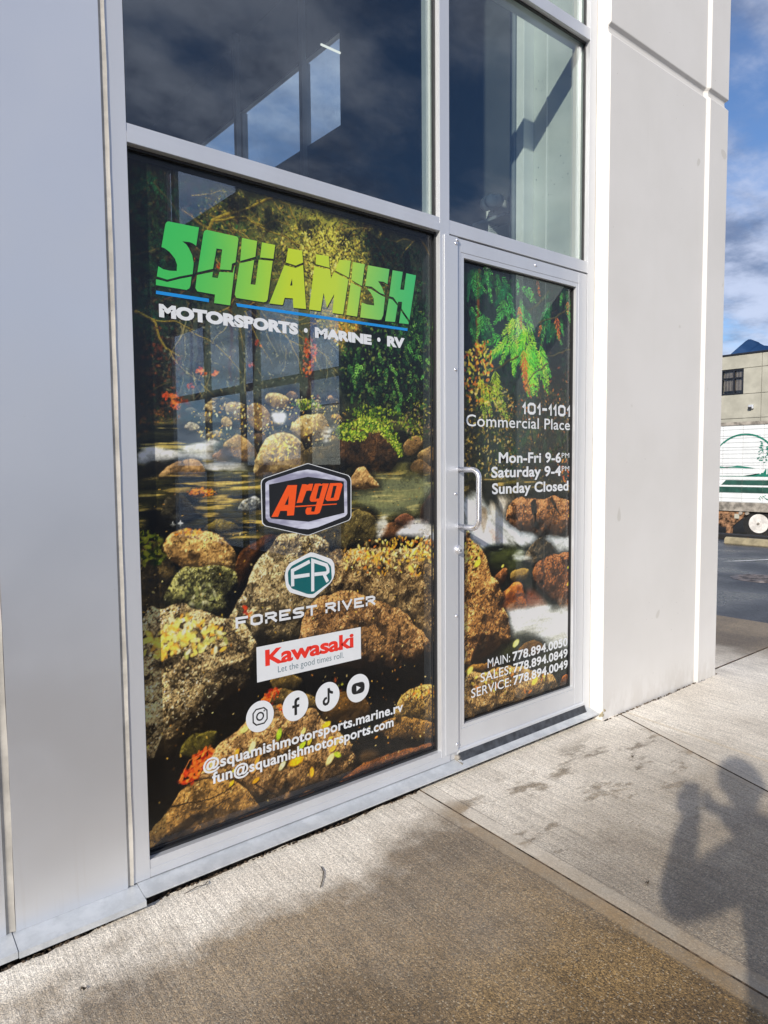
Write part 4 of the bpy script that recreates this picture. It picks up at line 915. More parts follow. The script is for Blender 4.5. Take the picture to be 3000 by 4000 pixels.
    for x, y, a, s_, col in ((1.231, 0.462, .3, .022, (.86, .82, .42)), (1.380, 0.406, 1.3, .024, (.60, .76, .16)), (1.492, 0.388, .9, .018, (.92, .80, .42)), (1.604, 0.389, .2, .024, (.96, .74, .12)), (1.262, 0.387, 1.0, .026, (.95, .88, .56)),
                             (1.521, 0.343, 1.2, .020, (.80, .70, .16)), (1.485, 0.333, .6, .022, (.66, .76, .14)), (1.456, 0.277, .1, .036, (.96, .68, .08)), (1.392, 0.278, .8, .022, (.90, .88, .60)), (1.620, 0.240, .8, .030, (.96, .84, .50)),
                             (1.657, 0.248, -.6, .022, (.64, .72, .16)), (1.634, 0.279, .4, .020, (.96, .66, .18)), (1.529, 0.211, 1.6, .022, (.88, .62, .14)), (1.198, 0.383, 1.2, .017, (.92, .60, .16)), (1.283, 0.331, 1.0, .018, (.94, .62, .2)),
                             (1.271, 0.303, .9, .024, (.88, .60, .3)), (1.174, 0.272, .8, .014, (.84, .66, .12)), (1.275, 0.253, .4, .018, (.8, .55, .1)), (1.622, 0.327, .1, .014, (.93, .64, .2)), (1.185, 0.318, .3, .012, (.95, .7, .2)), (1.865, 0.268, .3, .010, (.8, .5, .15))):
        px = (x, y)
        c.dab(px[0] + .003, px[1] - .004, s_, s_ * .55, a, (.08, .05, .03), .6); c.dab(px[0], px[1], s_, s_ * .52, a, col, .97)
        c.stroke([(px[0] - math.cos(a) * s_, px[1] - math.sin(a) * s_), (px[0] + math.cos(a) * s_, px[1] + math.sin(a) * s_)], .002, tuple(k * .75 for k in col), .7)
    c.leaves([(0.878,1.383),(2.207,1.370),(2.206,1.113),(0.871,1.194)], 160, .005, [(.80, .62, .24), (.62, .42, .16), (.05, .05, .03)], .8, (-.3, .3), .35)
    c.leaves([(0.871,1.168),(2.206,1.055),(2.201,0.156),(0.875,0.191)], 420, .0055, [(.86, .66, .26), (.70, .46, .18), (.06, .045, .03), (.90, .80, .50)], .8)
    # red maple leaves
    RED = [(.72, .18, .05), (.86, .34, .10), (.55, .10, .04), (.90, .45, .14)]
    c.leaves([(0.972,0.343),(1.012,0.397),(1.061,0.430),(1.101,0.424),(1.090,0.384),(1.059,0.355),(1.029,0.326),(0.990,0.328)], 110, .013, RED, .95); c.leaves([(1.304,0.553),(1.350,0.593),(1.384,0.576),(1.371,0.538),(1.337,0.526)], 44, .010, RED, .95)
    c.leaves([(1.377,0.517),(1.406,0.525),(1.417,0.497),(1.388,0.494)], 10, .010, RED, .95); c.leaves([(1.237,0.908),(1.248,0.926),(1.274,0.903),(1.258,0.886)], 8, .01, RED, .9)
    for p in ([(0.972,0.343),(1.012,0.406),(1.101,0.428)], [(1.337,0.536),(1.361,0.581),(1.395,0.584)]): c.stroke(p, .0035, (.95, .55, .25), .8)
    c.contrast(.35); c.speckle_all(.14)
    return c

def art_door():
    c = Canvas(2.4035, 3.2425, 0.2075, 2.3845, .0042, .0032, 5)
    X, Z = c.X, c.Z; n = fbm(X * 5, Z * 5, 501, 5)[..., None]
    c.C[:] = np.array((.035, .045, .055)) * (1 - n) + np.array((.085, .10, .10)) * n
    c.blob([(2.512,2.212),(2.753,2.344),(2.996,2.253),(2.959,1.725),(2.759,1.332),(2.531,1.338),(2.495,1.827)], (.17, .23, .22), .10, .6, .05)
    c.leaves([(2.405,2.383),(3.236,2.393),(3.245,1.876),(2.408,1.750)], 1100, .010, [(.05, .14, .10), (.08, .22, .13), (.03, .05, .06), (.14, .26, .13), (.02, .03, .04)], .75)
    c.stroke([(2.509,2.354),(2.502,2.187),(2.498,2.067),(2.495,1.983),(2.491,1.887)], .024, (.52, .30, .12), 1, .01, (.16, .10, .05))
    GR = [(.10, .36, .20), (.20, .50, .22), (.08, .26, .16), (.30, .58, .24)]
    c.sprays([(2.405,2.372),(2.657,2.378),(2.639,2.290),(2.408,2.268)], 34, .10, GR, al=.85)
    c.sprays([(2.408,2.221),(2.477,2.219),(2.530,2.083),(2.460,2.075)], 12, .09, GR, al=.8)
    for (x, y, ln, a) in ((2.753, 2.363, .12, -1.4), (2.734, 2.317, .16, -2.6), (2.724, 2.278, .15, -1.3), (2.831, 2.319, .12, -.5), (3.060, 2.287, .16, -2.5), (3.017, 2.268, .16, -1.6), (3.169, 2.369, .13, -1.8), (3.226, 2.351, .12, -1.2),
                          (2.705, 2.214, .16, -2.7), (2.773, 2.235, .14, -1.5), (2.832, 2.231, .14, -.9), (3.018, 2.177, .15, -1.4), (3.083, 2.171, .16, -2.1), (3.127, 2.177, .12, -1.1), (2.548, 2.121, .15, -1.7), (2.566, 2.135, .12, -1.2), (3.215, 2.322, .12, -1.6)):
        q = (x, y); [c.frond(q[0] + c.r.uniform(-.04, .04), q[1] + c.r.uniform(-.04, .04), ln * c.r.uniform(.5, 1), a + c.r.uniform(-.4, .4), GR[c.r.randint(4)], al=.9) for _ in range(3)]
    BR = [(.46, .80, .16), (.34, .70, .20), (.60, .86, .24), (.26, .60, .20)]
    for (x, y, ln, a) in ((2.783, 2.149, .20, -2.1), (2.813, 2.152, .22, -1.7), (2.853, 2.138, .20, -1.2), (2.843, 2.092, .22, -2.0), (2.735, 2.068, .22, -2.4), (2.754, 2.058, .22, -1.9), (2.874, 2.070, .26, -.9), (2.894, 2.072, .28, -1.1), (2.915, 2.049, .28, -1.35),
                          (2.814, 2.013, .22, -1.6), (2.854, 2.004, .26, -1.5), (2.946, 2.026, .26, -1.0), (2.834, 1.951, .24, -1.35), (2.864, 1.941, .22, -1.1), (2.678, 2.037, .18, -2.6), (2.793, 2.175, .14, -.6)):
        q = (x, y); [c.frond(q[0] + c.r.uniform(-.03, .03), q[1] + c.r.uniform(-.04, .03), ln * c.r.uniform(.45, .95), a + c.r.uniform(-.35, .35), BR[c.r.randint(4)], al=.95) for _ in range(3)]
    for (x, y, ln, a) in ((2.802, 2.227, .16, -1.4), (2.834, 2.015, .30, -1.45), (2.844, 1.978, .24, -1.5), (2.838, 1.913, .20, -1.15), (3.104, 2.214, .18, -1.35), (2.942, 2.380, .12, -1.3), (3.203, 2.307, .10, -1.6), (2.976, 2.159, .10, -1.9)):
        q = (x, y); c.frond(q[0], q[1], ln * .7, a, (.72, .36, .16), al=.9)
    for p in ([(3.242,2.061),(3.151,2.038),(3.085,2.012),(3.020,2.000)], [(3.031,1.968),(2.978,1.930),(2.916,1.904),(2.875,1.864),(2.835,1.823)], [(3.038,2.337),(2.954,2.260),(2.872,2.211)], [(3.238,2.298),(3.104,2.214),(2.955,2.169)], [(2.794,1.986),(2.697,1.940),(2.567,1.880)]):
        c.stroke(p, .009, (.42, .38, .16), .9, .01, (.14, .12, .06))
    YO = [(.92, .68, .18), (.88, .46, .12), (.70, .68, .20), (.95, .80, .35), (.80, .34, .12)]
    c.leaves([(2.408,1.963),(2.566,2.038),(2.604,1.883),(2.567,1.733),(2.442,1.751),(2.408,1.821)], 260, .012, YO + [(.35, .45, .16), (.12, .14, .08)], .9)
    for (x, y, ln, a) in ((2.513, 1.852, .20, -1.1), (2.549, 1.830, .2, -.8), (2.622, 1.897, .2, -1.4), (2.622, 1.847, .22, -1.1), (2.650, 1.862, .16, -2.2), (2.531, 1.780, .16, -1.4)):
        q = (x, y); c.frond(q[0], q[1], ln, a, (.56, .66, .18), al=.9)
    c.leaves([(2.408,1.773),(2.717,1.816),(2.757,1.589),(2.719,1.359),(2.407,1.366)], 900, .009, [(.26, .24, .10), (.54, .46, .18), (.10, .13, .08), (.66, .50, .20), (.06, .07, .05), (.76, .68, .42), (.20, .30, .12)], .85)
    c.leaves([(2.717,1.803),(3.258,1.793),(3.265,1.319),(2.719,1.359)], 900, .009, [(.14, .18, .09), (.05, .06, .05), (.36, .28, .12), (.02, .03, .03), (.62, .36, .14), (.10, .22, .10)], .8)
    c.sprays([(2.737,1.640),(3.248,1.654),(3.251,1.487),(2.758,1.461)], 26, .10, [(.12, .26, .14), (.20, .34, .16)], al=.7)
    c.leaves([(2.854,1.940),(3.243,1.972),(3.248,1.654),(2.857,1.643)], 90, .009, [(.50, .24, .10), (.66, .36, .14), (.20, .34, .16)], .85)
    c.leaves([(3.159,1.460),(3.275,1.417),(3.267,1.234),(3.185,1.265)], 50, .012, [(.78, .34, .14), (.70, .44, .14)], .9)
    c.leaves([(2.912,2.344),(3.248,2.354),(3.258,1.793),(2.917,1.802)], 420, .007, [(.10, .14, .09), (.05, .07, .05), (.34, .20, .10), (.16, .26, .12), (.02, .03, .03)], .8)
    c.leaves([(2.737,1.767),(3.258,1.766),(3.265,1.319),(2.739,1.359)], 500, .006, [(.40, .32, .14), (.62, .44, .18), (.14, .20, .09), (.74, .56, .24)], .7)
    # creek
    c.water([(2.404,1.366),(2.681,1.373),(3.277,1.318),(3.278,1.234),(2.681,1.258),(2.404,1.269)], (.05, .06, .03), (.34, .31, .12), (.70, .58, .30), 511, .03, 12, .58)
    c.blob([(2.404,1.287),(2.759,1.294),(3.278,1.234),(3.298,0.073),(2.402,0.103)], (.07, .07, .045), .03, 1)
    c.foam([(2.411,1.275),(2.460,1.298),(2.513,1.289),(2.568,1.237),(2.681,1.207),(2.780,1.150),(2.924,1.087),(3.097,1.062),(3.282,1.034),(3.283,0.948),(3.010,0.986),(2.862,1.012),(2.682,1.014),(2.532,1.039),(2.410,1.123)], 91, (.90, .94, .96), 1, .04, -.6, .10)
    c.foam([(2.624,1.273),(2.739,1.288),(2.799,1.266),(2.720,1.205),(2.662,1.169),(2.605,1.198)], 92, (.80, .76, .68), .8, .03, -1.0, .2)
    c.blob([(2.513,1.228),(2.559,1.232),(2.568,1.162),(2.541,1.114),(2.510,1.178)], (.42, .32, .20), .02, .6); c.blob([(2.568,1.137),(2.643,1.120),(2.682,1.066),(2.606,1.071)], (.62, .42, .32), .03, .5)
    rs = c.rock; BRN = (.66, .44, .26); BRD = (.10, .06, .03)
    rs([(2.716,1.166),(2.730,1.224),(2.779,1.267),(2.880,1.283),(3.007,1.272),(3.139,1.260),(3.274,1.213),(3.277,1.042),(3.075,1.056),(2.924,1.074),(2.820,1.108)], BRN, BRD, .14, seed=62, speck=.95)
    c.stroke([(2.922,1.248),(2.933,1.194),(2.955,1.112)], .035, (.04, .03, .02), .9, .03); c.stroke([(3.073,1.249),(3.118,1.206),(3.152,1.169)], .02, (.05, .04, .02), .8, .03)
    c.foam([(2.966,1.044),(3.282,1.041),(3.283,0.948),(3.076,0.980),(2.967,0.990)], 93, (.84, .88, .90), .95, .03, 0, .1)
    c.water([(2.569,1.049),(2.883,1.010),(3.032,0.957),(2.884,0.822),(2.683,0.911),(2.569,0.973)], (.05, .06, .03), (.22, .24, .11), (.60, .62, .50), 521, .03, 5, .66)
    rs([(2.852,0.953),(2.893,1.009),(2.956,1.052),(2.998,1.062),(3.064,1.030),(3.098,0.979),(3.088,0.931),(2.989,0.899),(2.904,0.921)], (.40, .34, .24), (.03, .03, .03), .06, seed=63, speck=.9)
    c.foam([(2.781,0.973),(2.883,0.970),(2.925,0.926),(2.842,0.934)], 94, (.8, .82, .78), .7, .02)
    rs([(2.926,0.858),(2.968,0.922),(3.076,0.953),(3.278,0.942),(3.283,0.646),(3.125,0.682),(2.991,0.769)], (.58, .36, .20), (.10, .055, .03), .12, seed=64, speck=.9)
    rs([(2.742,0.891),(2.822,0.909),(2.884,0.890),(2.863,0.852),(2.762,0.850)], (.66, .52, .24), (.2, .16, .08), .05, seed=69, speck=.2)
    rs([(2.616,0.886),(2.654,0.914),(2.702,0.922),(2.718,0.900),(2.702,0.863),(2.654,0.836)], (.62, .38, .20), BRD, .04, seed=65)
    rs([(2.654,0.784),(2.712,0.823),(2.772,0.842),(2.822,0.823),(2.860,0.758),(2.869,0.696),(2.763,0.698),(2.699,0.720)], (.78, .46, .20), (.24, .11, .05), .09, seed=66, speck=.5)
    c.blob([(2.884,0.795),(2.991,0.741),(3.035,0.680),(2.927,0.688),(2.864,0.717)], (.46, .26, .18), .04, .8)
    c.foam([(2.713,0.698),(2.864,0.697),(3.057,0.677),(3.288,0.624),(3.291,0.456),(3.105,0.459),(2.929,0.531),(2.784,0.555),(2.743,0.601)], 95, (.92, .95, .95), 1, .05, 0, .05)
    c.water([(2.743,0.548),(2.886,0.552),(3.060,0.453),(3.292,0.398),(3.295,0.236),(2.973,0.357),(2.665,0.430)], (.04, .045, .03), (.16, .17, .08), (.35, .36, .2), 531, .05, 5, .7, .9)
    rs([(2.410,1.086),(2.469,1.069),(2.532,1.014),(2.587,0.933),(2.654,0.836),(2.693,0.740),(2.733,0.643),(2.753,0.560),(2.714,0.527),(2.608,0.506),(2.496,0.476),(2.410,0.454)], (.86, .60, .32), (.12, .07, .03), .20, seed=67, speck=1.1)
    c.leaves([(2.410,1.080),(2.478,1.062),(2.532,0.989),(2.478,0.932),(2.410,0.976)], 44, .012, [(.92, .74, .36), (.10, .08, .04), (.80, .76, .24)], .9)
    rs([(2.410,0.454),(2.496,0.476),(2.608,0.454),(2.646,0.408),(2.570,0.397),(2.442,0.410)], (.60, .42, .18), BRD, .05, seed=70)
    rs([(2.804,0.484),(2.908,0.521),(2.994,0.492),(3.016,0.447),(2.887,0.429)], (.40, .28, .12), (.10, .07, .03), .05, seed=71, speck=.2)
    rs([(2.410,0.417),(2.533,0.424),(2.724,0.419),(2.930,0.366),(3.107,0.288),(3.177,0.202),(3.291,0.207),(3.292,0.133),(2.976,0.105),(2.571,0.123),(2.409,0.126)], (.68, .52, .30), (.06, .045, .025), .12, seed=68, speck=1.2)
    rs([(3.165,0.205),(3.199,0.270),(3.290,0.222),(3.292,0.133),(3.201,0.154)], (.60, .34, .14), BRD, .05, seed=72, speck=.3)
    c.blob([(2.410,0.228),(3.290,0.244),(3.292,0.133),(2.409,0.126)], (.02, .018, .015), .06, .85, .04, sm=False)
    c.leaves([(2.442,0.398),(2.764,0.411),(3.084,0.293),(2.975,0.232),(2.570,0.319)], 30, .013, [(.9, .78, .3), (.85, .45, .15), (.75, .7, .3)], .9)
    for (x, y, s_, col) in ((2.788, 0.525, .028, (.90, .90, .46)), (2.445, 0.450, .026, (.86, .80, .34)), (2.683, 0.936, .012, (.9, .8, .3)), (3.237, 1.162, .012, (.8, .8, .2)), (3.232, 0.876, .014, (.8, .76, .2)), (3.229, 0.782, .016, (.86, .62, .2)), (2.942, 0.294, .03, (.92, .74, .26)), (2.499, 0.967, .026, (.80, .78, .22))):
        q = (x, y); c.dab(q[0], q[1], s_, s_ * .6, .5, col)
    c.contrast(.35); c.speckle_all(.14)
    return c

# ================================================================ lettering and emblems (flat vinyl on the film)
LY = GY - 0.0009
def flat_poly(bm, pts, y):
    vs = [bm.verts.new((p[0], y, p[1])) for p in pts]
    f = bm.faces.new(vs); f.normal_update()
    if f.normal.y > 0: f.normal_flip()
    return f
def polys(name, plist, mat, parent, y=LY, dy=0.0):
    bm = bmesh.new()
    for i, p in enumerate(plist): flat_poly(bm, p, y - dy * i)
    bmesh.ops.triangulate(bm, faces=bm.faces)
    return from_bm(name, bm, mat, parent)
def rounded(p, n=3, amt=.25):
    """outline with its corners eased"""
    out = []; N = len(p)
    for i in range(N):
        a, b, c = Vector(p[i - 1]), Vector(p[i]), Vector(p[(i + 1) % N])
        r = min((a - b).length, (c - b).length) * amt
        s, e_ = b + (a - b).normalized() * r, b + (c - b).normalized() * r
        for k in range(n + 1):
            u = k / n; out.append(tuple(s * (1 - u) ** 2 + b * 2 * u * (1 - u) + e_ * u * u))
    return out
def ribbon(bm, pts, t, y, closed=False):
    P = [Vector(p) for p in pts]; n = len(P); L = []; R_ = []
    for i in range(n):
        a = P[i - 1] if (i or closed) else None; b = P[i]; c = P[(i + 1) % n] if (i < n - 1 or closed) else None
        d1 = (b - a).normalized() if a is not None else None; d2 = (c - b).normalized() if c is not None else None
        if d1 is None: d1 = d2
        if d2 is None: d2 = d1
        n1 = Vector((-d1.y, d1.x)); n2 = Vector((-d2.y, d2.x)); mm = n1 + n2
        mm = n1 if mm.length < .1 else mm.normalized(); k = 1 / max(.55, mm.dot(n1))
        L.append(b + mm * t / 2 * k); R_.append(b - mm * t / 2 * k)
    lv = [bm.verts.new((p.x, y, p.y)) for p in L]; rv = [bm.verts.new((p.x, y, p.y)) for p in R_]
    for i in range(n if closed else n - 1):
        j = (i + 1) % n
        bm.faces.new((rv[i], rv[j], lv[j], lv[i]))
GL = {'0': "12 32 43 47 38 18 07 03z", '1': "06 18 12", '4': "28 04 44;36 32", '5': "48 08 05 35 44 43 32 02", '6': "48 18 07 03 12 32 43 44 35 05", '7': "08 48 47 22", '8': "12 32 43 44 35 15 04 03z;15 06 07 18 38 47 46 35",
      '9': "12 32 43 47 38 18 07 06 15 45", '-': "05 25", '.': "02 02", ':': "03 03;06 06", '@': "51 11 02 06 17 47 56 53 43 45 25 23 43", 'A': "02 06 18 38 46 42;04 44", 'C': "48 18 07 03 12 42", 'E': "48 08 02 42;05 35",
      'F': "48 08 02;05 35", 'I': "02 08", 'L': "08 02 42", 'M': "02 08 25 48 42", 'N': "02 08 42 48", 'O': "12 32 43 47 38 18 07 03z", 'P': "02 08 38 47 46 35 05", 'R': "02 08 38 47 46 35 05;25 42", 'S': "48 18 07 06 15 35 44 43 32 02",
      'T': "08 48;28 22", 'V': "08 22 48", 'a': "06 36 45 42 12 03 14 44", 'c': "46 16 05 03 12 42", 'd': "48 42 12 03 05 16 46", 'e': "42 12 03 05 16 36 45 44 04", 'f': "38 18 07 02;06 26", 'h': "08 02;06 36 45 42",
      'i': "02 06;09 09", 'l': "08 02", 'm': "02 06 36 45 42;26 22", 'n': "02 06 36 45 42", 'o': "12 32 43 45 36 16 05 03z", 'p': "00 06 36 45 43 32 02", 'q': "40 46 16 05 03 12 42", 'r': "02 06 36", 's': "46 06 04 44 42 02",
      't': "08 03 12 32;06 26", 'u': "06 03 12 42 46", 'v': "06 22 46", 'y': "06 03 12 42;46 40 10", 'D': "02 08 38 47 43 32z"}
WID = {'i': 0.15, 'l': 0.15, '.': 0.15, ':': 0.15, 'I': 0.15, '1': 1.0, '-': 2.0, 't': 3.0, 'f': 3.0, 'r': 3.0, ' ': 1.0, '@': 5.0}
LOWC = set('acdefhilmnopqrstuvy')
LOWZ = {0: -.34, 1: -.17, 2: 0, 3: .13, 4: .385, 5: .64, 6: .77, 7: .90, 8: 1.02, 9: 1.10}
def techno(name, runs, x0, x1, zb, cap, parent, weight=1.15, gap=1.75, xs=1.0, mat='letter', y=LY, slant=0.0):
    """square engineered lettering; runs = [(text, weight, scale, rise)]"""
    tot = 0; items = []
    for text, wt_, sc_, rise in runs:
        for ch in text:
            items.append((ch, tot, wt_, sc_, rise)); tot += (WID.get(ch, 4.0) + gap * (wt_ / 1.1 if wt_ > 1.1 else 1)) * sc_
    tot -= gap
    ux = (x1 - x0) / (tot + 1.0); uz = cap / 6.0
    bm = bmesh.new(); q = 0
    for ch, ox, wt_, sc_, rise in items:
        if ch == ' ': continue
        for seg in GL[ch].split(';'):
            cl = seg.endswith('z'); pp = [(int(a[0]), int(a[1])) for a in seg.rstrip('z').split()]
            t = wt_ * uz * (1.0 if sc_ == 1 else 0.75) * (.72 if ch == '@' else 1)
            half = t / 2
            pts = []
            for a, b in pp:
                zz_ = (LOWZ[b] if ch in LOWC else (b - 2) / 6.0) * (cap * sc_ - t) + half + rise * cap
                pts.append((x0 + (ox + .5 + a * sc_) * ux + slant * zz_, zb + zz_))
            if len(pts) == 2 and pts[0] == pts[1]: pts[1] = (pts[1][0], pts[1][1] + t * .1)
            if not cl and len(pts) > 1:      # square ends reach the body edge
                for e0, e1 in ((0, 1), (-1, -2)):
                    dd = Vector(pts[e0]) - Vector(pts[e1])
                    pts[e0] = tuple(Vector(pts[e0]) + dd.normalized() * half * .98)
            ribbon(bm, pts, t, y - q * 0.00002, cl); q += 1
    for f in bm.faces:
        f.normal_update()
        if f.normal.y > 0: f.normal_flip()
    return from_bm(name, bm, mat, parent)
def grotesk(name, text, x0, x1, z0, z1, parent, mat, off=0.0, y=LY, space=1.0):
    """plain sans lettering fitted into a rectangle"""
    cu = bpy.data.curves.new(name, 'FONT'); cu.body = text; cu.size = 1.0; cu.offset = off; cu.space_character = space
    cu.fill_mode = 'FRONT'; cu.resolution_u = 4
    o = bpy.data.objects.new(name, cu); COL.objects.link(o)
    dg = bpy.context.evaluated_depsgraph_get(); dg.update()
    me = bpy.data.meshes.new_from_object(o.evaluated_get(dg)); bpy.data.objects.remove(o); bpy.data.curves.remove(cu)
    n = len(me.vertices); co = np.empty(n * 3, np.float32); me.vertices.foreach_get('co', co); co = co.reshape(-1, 3)
    lo, hi = co.min(0), co.max(0); nc = np.empty_like(co)
    nc[:, 0] = x0 + (co[:, 0] - lo[0]) / (hi[0] - lo[0]) * (x1 - x0); nc[:, 2] = z0 + (co[:, 1] - lo[1]) / (hi[1] - lo[1]) * (z1 - z0); nc[:, 1] = y
    me.vertices.foreach_set('co', nc.ravel()); me.materials.clear(); me.update(); me.name = name
    return link(name, me, mat, parent)

def split_letters(o, base='letter'):
    """cut a line of lettering into one object per character (pieces that overlap sideways belong together)"""
    me = o.data; bm = bmesh.new(); bm.from_mesh(me); bm.faces.ensure_lookup_table()
    seen = set(); isl = []
    for f in bm.faces:
        if f.index in seen: continue
        st = [f]; seen.add(f.index); grp = []
        while st:
            g = st.pop(); grp.append(g)
            for e in g.edges:
                for h in e.link_faces:
                    if h.index not in seen: seen.add(h.index); st.append(h)
        xs = [v.co.x for g in grp for v in g.verts]; isl.append([min(xs), max(xs), grp])
    isl.sort(key=lambda t: t[0]); out = []
    for a, b, g in isl:
        if out and a < out[-1][1] - .25 * min(b - a, out[-1][1] - out[-1][0]): out[-1][1] = max(out[-1][1], b); out[-1][2] += g
        else: out.append([a, b, list(g)])
    mt_ = me.materials[0]; par = o.parent
    for a, b, g in out:
        nb_ = bmesh.new(); mp = {}
        for f in g:
            vs = []
            for v in f.verts:
                if v.index not in mp: mp[v.index] = nb_.verts.new(v.co)
                vs.append(mp[v.index])
            nb_.faces.new(vs)
        from_bm(base, nb_, mt_, par)
    bm.free(); bpy.data.objects.remove(o)

_cap = []
def baseline_text(name, text, x0, x1, zb, cap, parent, mat='letter', off=.0, y=LY, space=1.03):
    """plain lettering set on a baseline, stretched to the measured width"""
    if not _cap:
        t_ = grotesk('cap_probe', 'H', 0, 1, 0, 1, None, mat); bpy.data.objects.remove(t_)
        cu = bpy.data.curves.new('probe', 'FONT'); cu.body = 'H'; o_ = bpy.data.objects.new('probe', cu); COL.objects.link(o_)
        bpy.context.view_layer.update(); _cap.append(o_.dimensions.y); bpy.data.objects.remove(o_); bpy.data.curves.remove(cu)
    low_, high_ = GROT_EXT(text, off)
    k = cap / _cap[0]
    o = grotesk(name, text, x0, x1, zb + low_ * k, zb + high_ * k, parent, mat, off, y, space)
    o['kind'] = 'stuff'; return o
def GROT_EXT(text, off):
    cu = bpy.data.curves.new('probe', 'FONT'); cu.body = text; cu.size = 1.0; cu.offset = off; o_ = bpy.data.objects.new('probe', cu); COL.objects.link(o_)
    bpy.context.view_layer.update()
    ys_ = [c[1] for c in o_.bound_box]; lo, hi = min(ys_), max(ys_)
    bpy.data.objects.remove(o_); bpy.data.curves.remove(cu); return lo, hi

# ---------------------------------------------------------------- big display window
win = box('display_window', 0.8465, 2.2195, GY + .0012, GY + .007, 0.1195, 2.4715, 'glass_side', bld, 0)
film = art_window().mesh('printed_film', GY, win)
gk = gasket(0.8460, 2.2200, 0.1185, 2.4725, win, GY - .014, GY - .0004, .0085)
bx = bmesh.new()
box_bm(bx, 2.1965, 2.2015, GY - .0035, GY - .0004, .135, 2.46); box_bm(bx, .8565, 2.2, GY - .0035, GY - .0004, .132, .137)
from_bm('inner_bead', bx, 'gasket', win)

# headline emblem
S_ = [[(0.991,2.268),(1.100,2.270),(1.088,2.206),(1.076,2.212),(1.064,2.214),(1.038,2.212),(1.053,2.203),(1.061,2.193),(1.072,2.172),(1.077,2.146),(1.072,2.108),(1.026,2.093),(0.981,2.075),(0.945,2.080),(0.951,2.114),(0.968,2.107),(0.990,2.106),(1.015,2.109),(1.017,2.130),(1.010,2.149),(0.992,2.168),(0.975,2.177),(0.964,2.179),(0.980,2.257),(0.985,2.265)],
      [(0.942,2.070),(0.954,2.070),(0.980,2.067),(1.026,2.085),(1.068,2.099),(1.063,2.068),(1.059,2.058),(1.048,2.051),(0.941,2.051)]]
Q_ = [[(1.128,2.268),(1.244,2.268),(1.249,2.265),(1.251,2.259),(1.237,2.176),(1.223,2.169),(1.219,2.146),(1.175,2.141),(1.186,2.212),(1.164,2.211),(1.149,2.139),(1.090,2.117),(1.116,2.252),(1.119,2.261)],
      [(1.088,2.107),(1.148,2.128),(1.145,2.109),(1.166,2.109),(1.173,2.132),(1.226,2.138),(1.232,2.162),(1.234,2.161),(1.212,2.021),(1.150,2.021),(1.154,2.051),(1.088,2.052),(1.081,2.062)]]
U_ = [[(1.265,2.267),(1.327,2.268),(1.318,2.210),(1.256,2.184)], [(1.347,2.267),(1.403,2.268),(1.394,2.216),(1.338,2.211)], [(1.253,2.175),(1.313,2.197),(1.296,2.108),(1.316,2.109),(1.332,2.202),(1.391,2.208),(1.366,2.064),(1.359,2.054),(1.348,2.051),(1.238,2.051),(1.231,2.061)]]
A_ = [[(1.460,2.267),(1.522,2.269),(1.525,2.225),(1.492,2.208),(1.448,2.212)], [(1.441,2.201),(1.492,2.199),(1.525,2.216),(1.536,2.051),(1.478,2.048),(1.476,2.083),(1.440,2.080),(1.431,2.052),(1.373,2.050)]]
M_ = [[(1.586,2.267),(1.646,2.270),(1.650,2.226),(1.584,2.229)], [(1.577,2.219),(1.652,2.218),(1.656,2.186),(1.670,2.213),(1.678,2.212),(1.742,2.195),(1.713,2.053),(1.660,2.052),(1.670,2.127),(1.634,2.069),(1.619,2.124),(1.604,2.052),(1.549,2.051)], [(1.698,2.266),(1.755,2.272),(1.744,2.203),(1.678,2.220)]]
I_ = [[(1.765,2.269),(1.827,2.270),(1.811,2.180),(1.757,2.196)], [(1.754,2.186),(1.806,2.173),(1.784,2.053),(1.729,2.053)]]
T_ = [[(1.844,2.269),(1.959,2.272),(1.948,2.209),(1.927,2.215),(1.897,2.213),(1.917,2.191),(1.932,2.162),(1.907,2.166),(1.862,2.185),(1.828,2.183)], [(1.838,2.173),(1.857,2.175),(1.902,2.160),(1.934,2.152),(1.923,2.077),(1.913,2.058),(1.900,2.054),(1.800,2.052),(1.809,2.113),(1.837,2.109),(1.874,2.110),(1.872,2.138),(1.857,2.159)]]
H_ = [[(1.977,2.271),(2.034,2.273),(2.019,2.197),(2.041,2.198),(2.054,2.271),(2.111,2.271),(2.071,2.074),(2.026,2.117),(2.029,2.146),(2.007,2.144),(2.005,2.135),(1.981,2.158),(1.957,2.160)], [(1.955,2.150),(1.975,2.148),(2.003,2.126),(1.988,2.056),(1.933,2.053)], [(2.022,2.107),(2.066,2.065),(2.066,2.056),(2.011,2.054)]]
for g in (S_, Q_, U_, A_, M_, I_, T_, H_):
    sh = [[(p[0] + .003, p[1] - .004) for p in q] for q in g]
    polys('letter_shadow', sh, 'black', win, LY + .0005)
    polys('cracked_letter', g, 'green', win)
polys('letter_counter', [[(1.474,2.157),(1.475,2.131),(1.465,2.129)]], 'black', win, LY - .0002)
polys('underline_bar', [[(0.941,2.033),(1.131,2.033),(1.130,2.021),(0.940,2.022)]], 'blue', win)
polys('underline_bar', [[(1.235,2.032),(2.060,2.037),(2.059,2.026),(1.241,2.021)]], 'blue', win)
(x0, zt), (x0b, zb), (x1, zt1) = [(0.949,1.992),(0.949,1.940),(1.498,1.945)]
split_letters(grotesk('bold_lettering', 'MOTORSPORTS', x0, x1, [(1.498,1.945)][0][1] + .002, zt, win, 'letter', .065, space=.99))
a, b = [(1.575,1.988),(1.859,1.946)]; split_letters(grotesk('bold_lettering', 'MARINE', a[0], b[0], b[1], a[1] - .001, win, 'letter', .065, space=.99))
a, b = [(1.943,1.993),(2.042,1.949)]; split_letters(grotesk('bold_lettering', 'RV', a[0], b[0], b[1], a[1], win, 'letter', .065, space=.99))
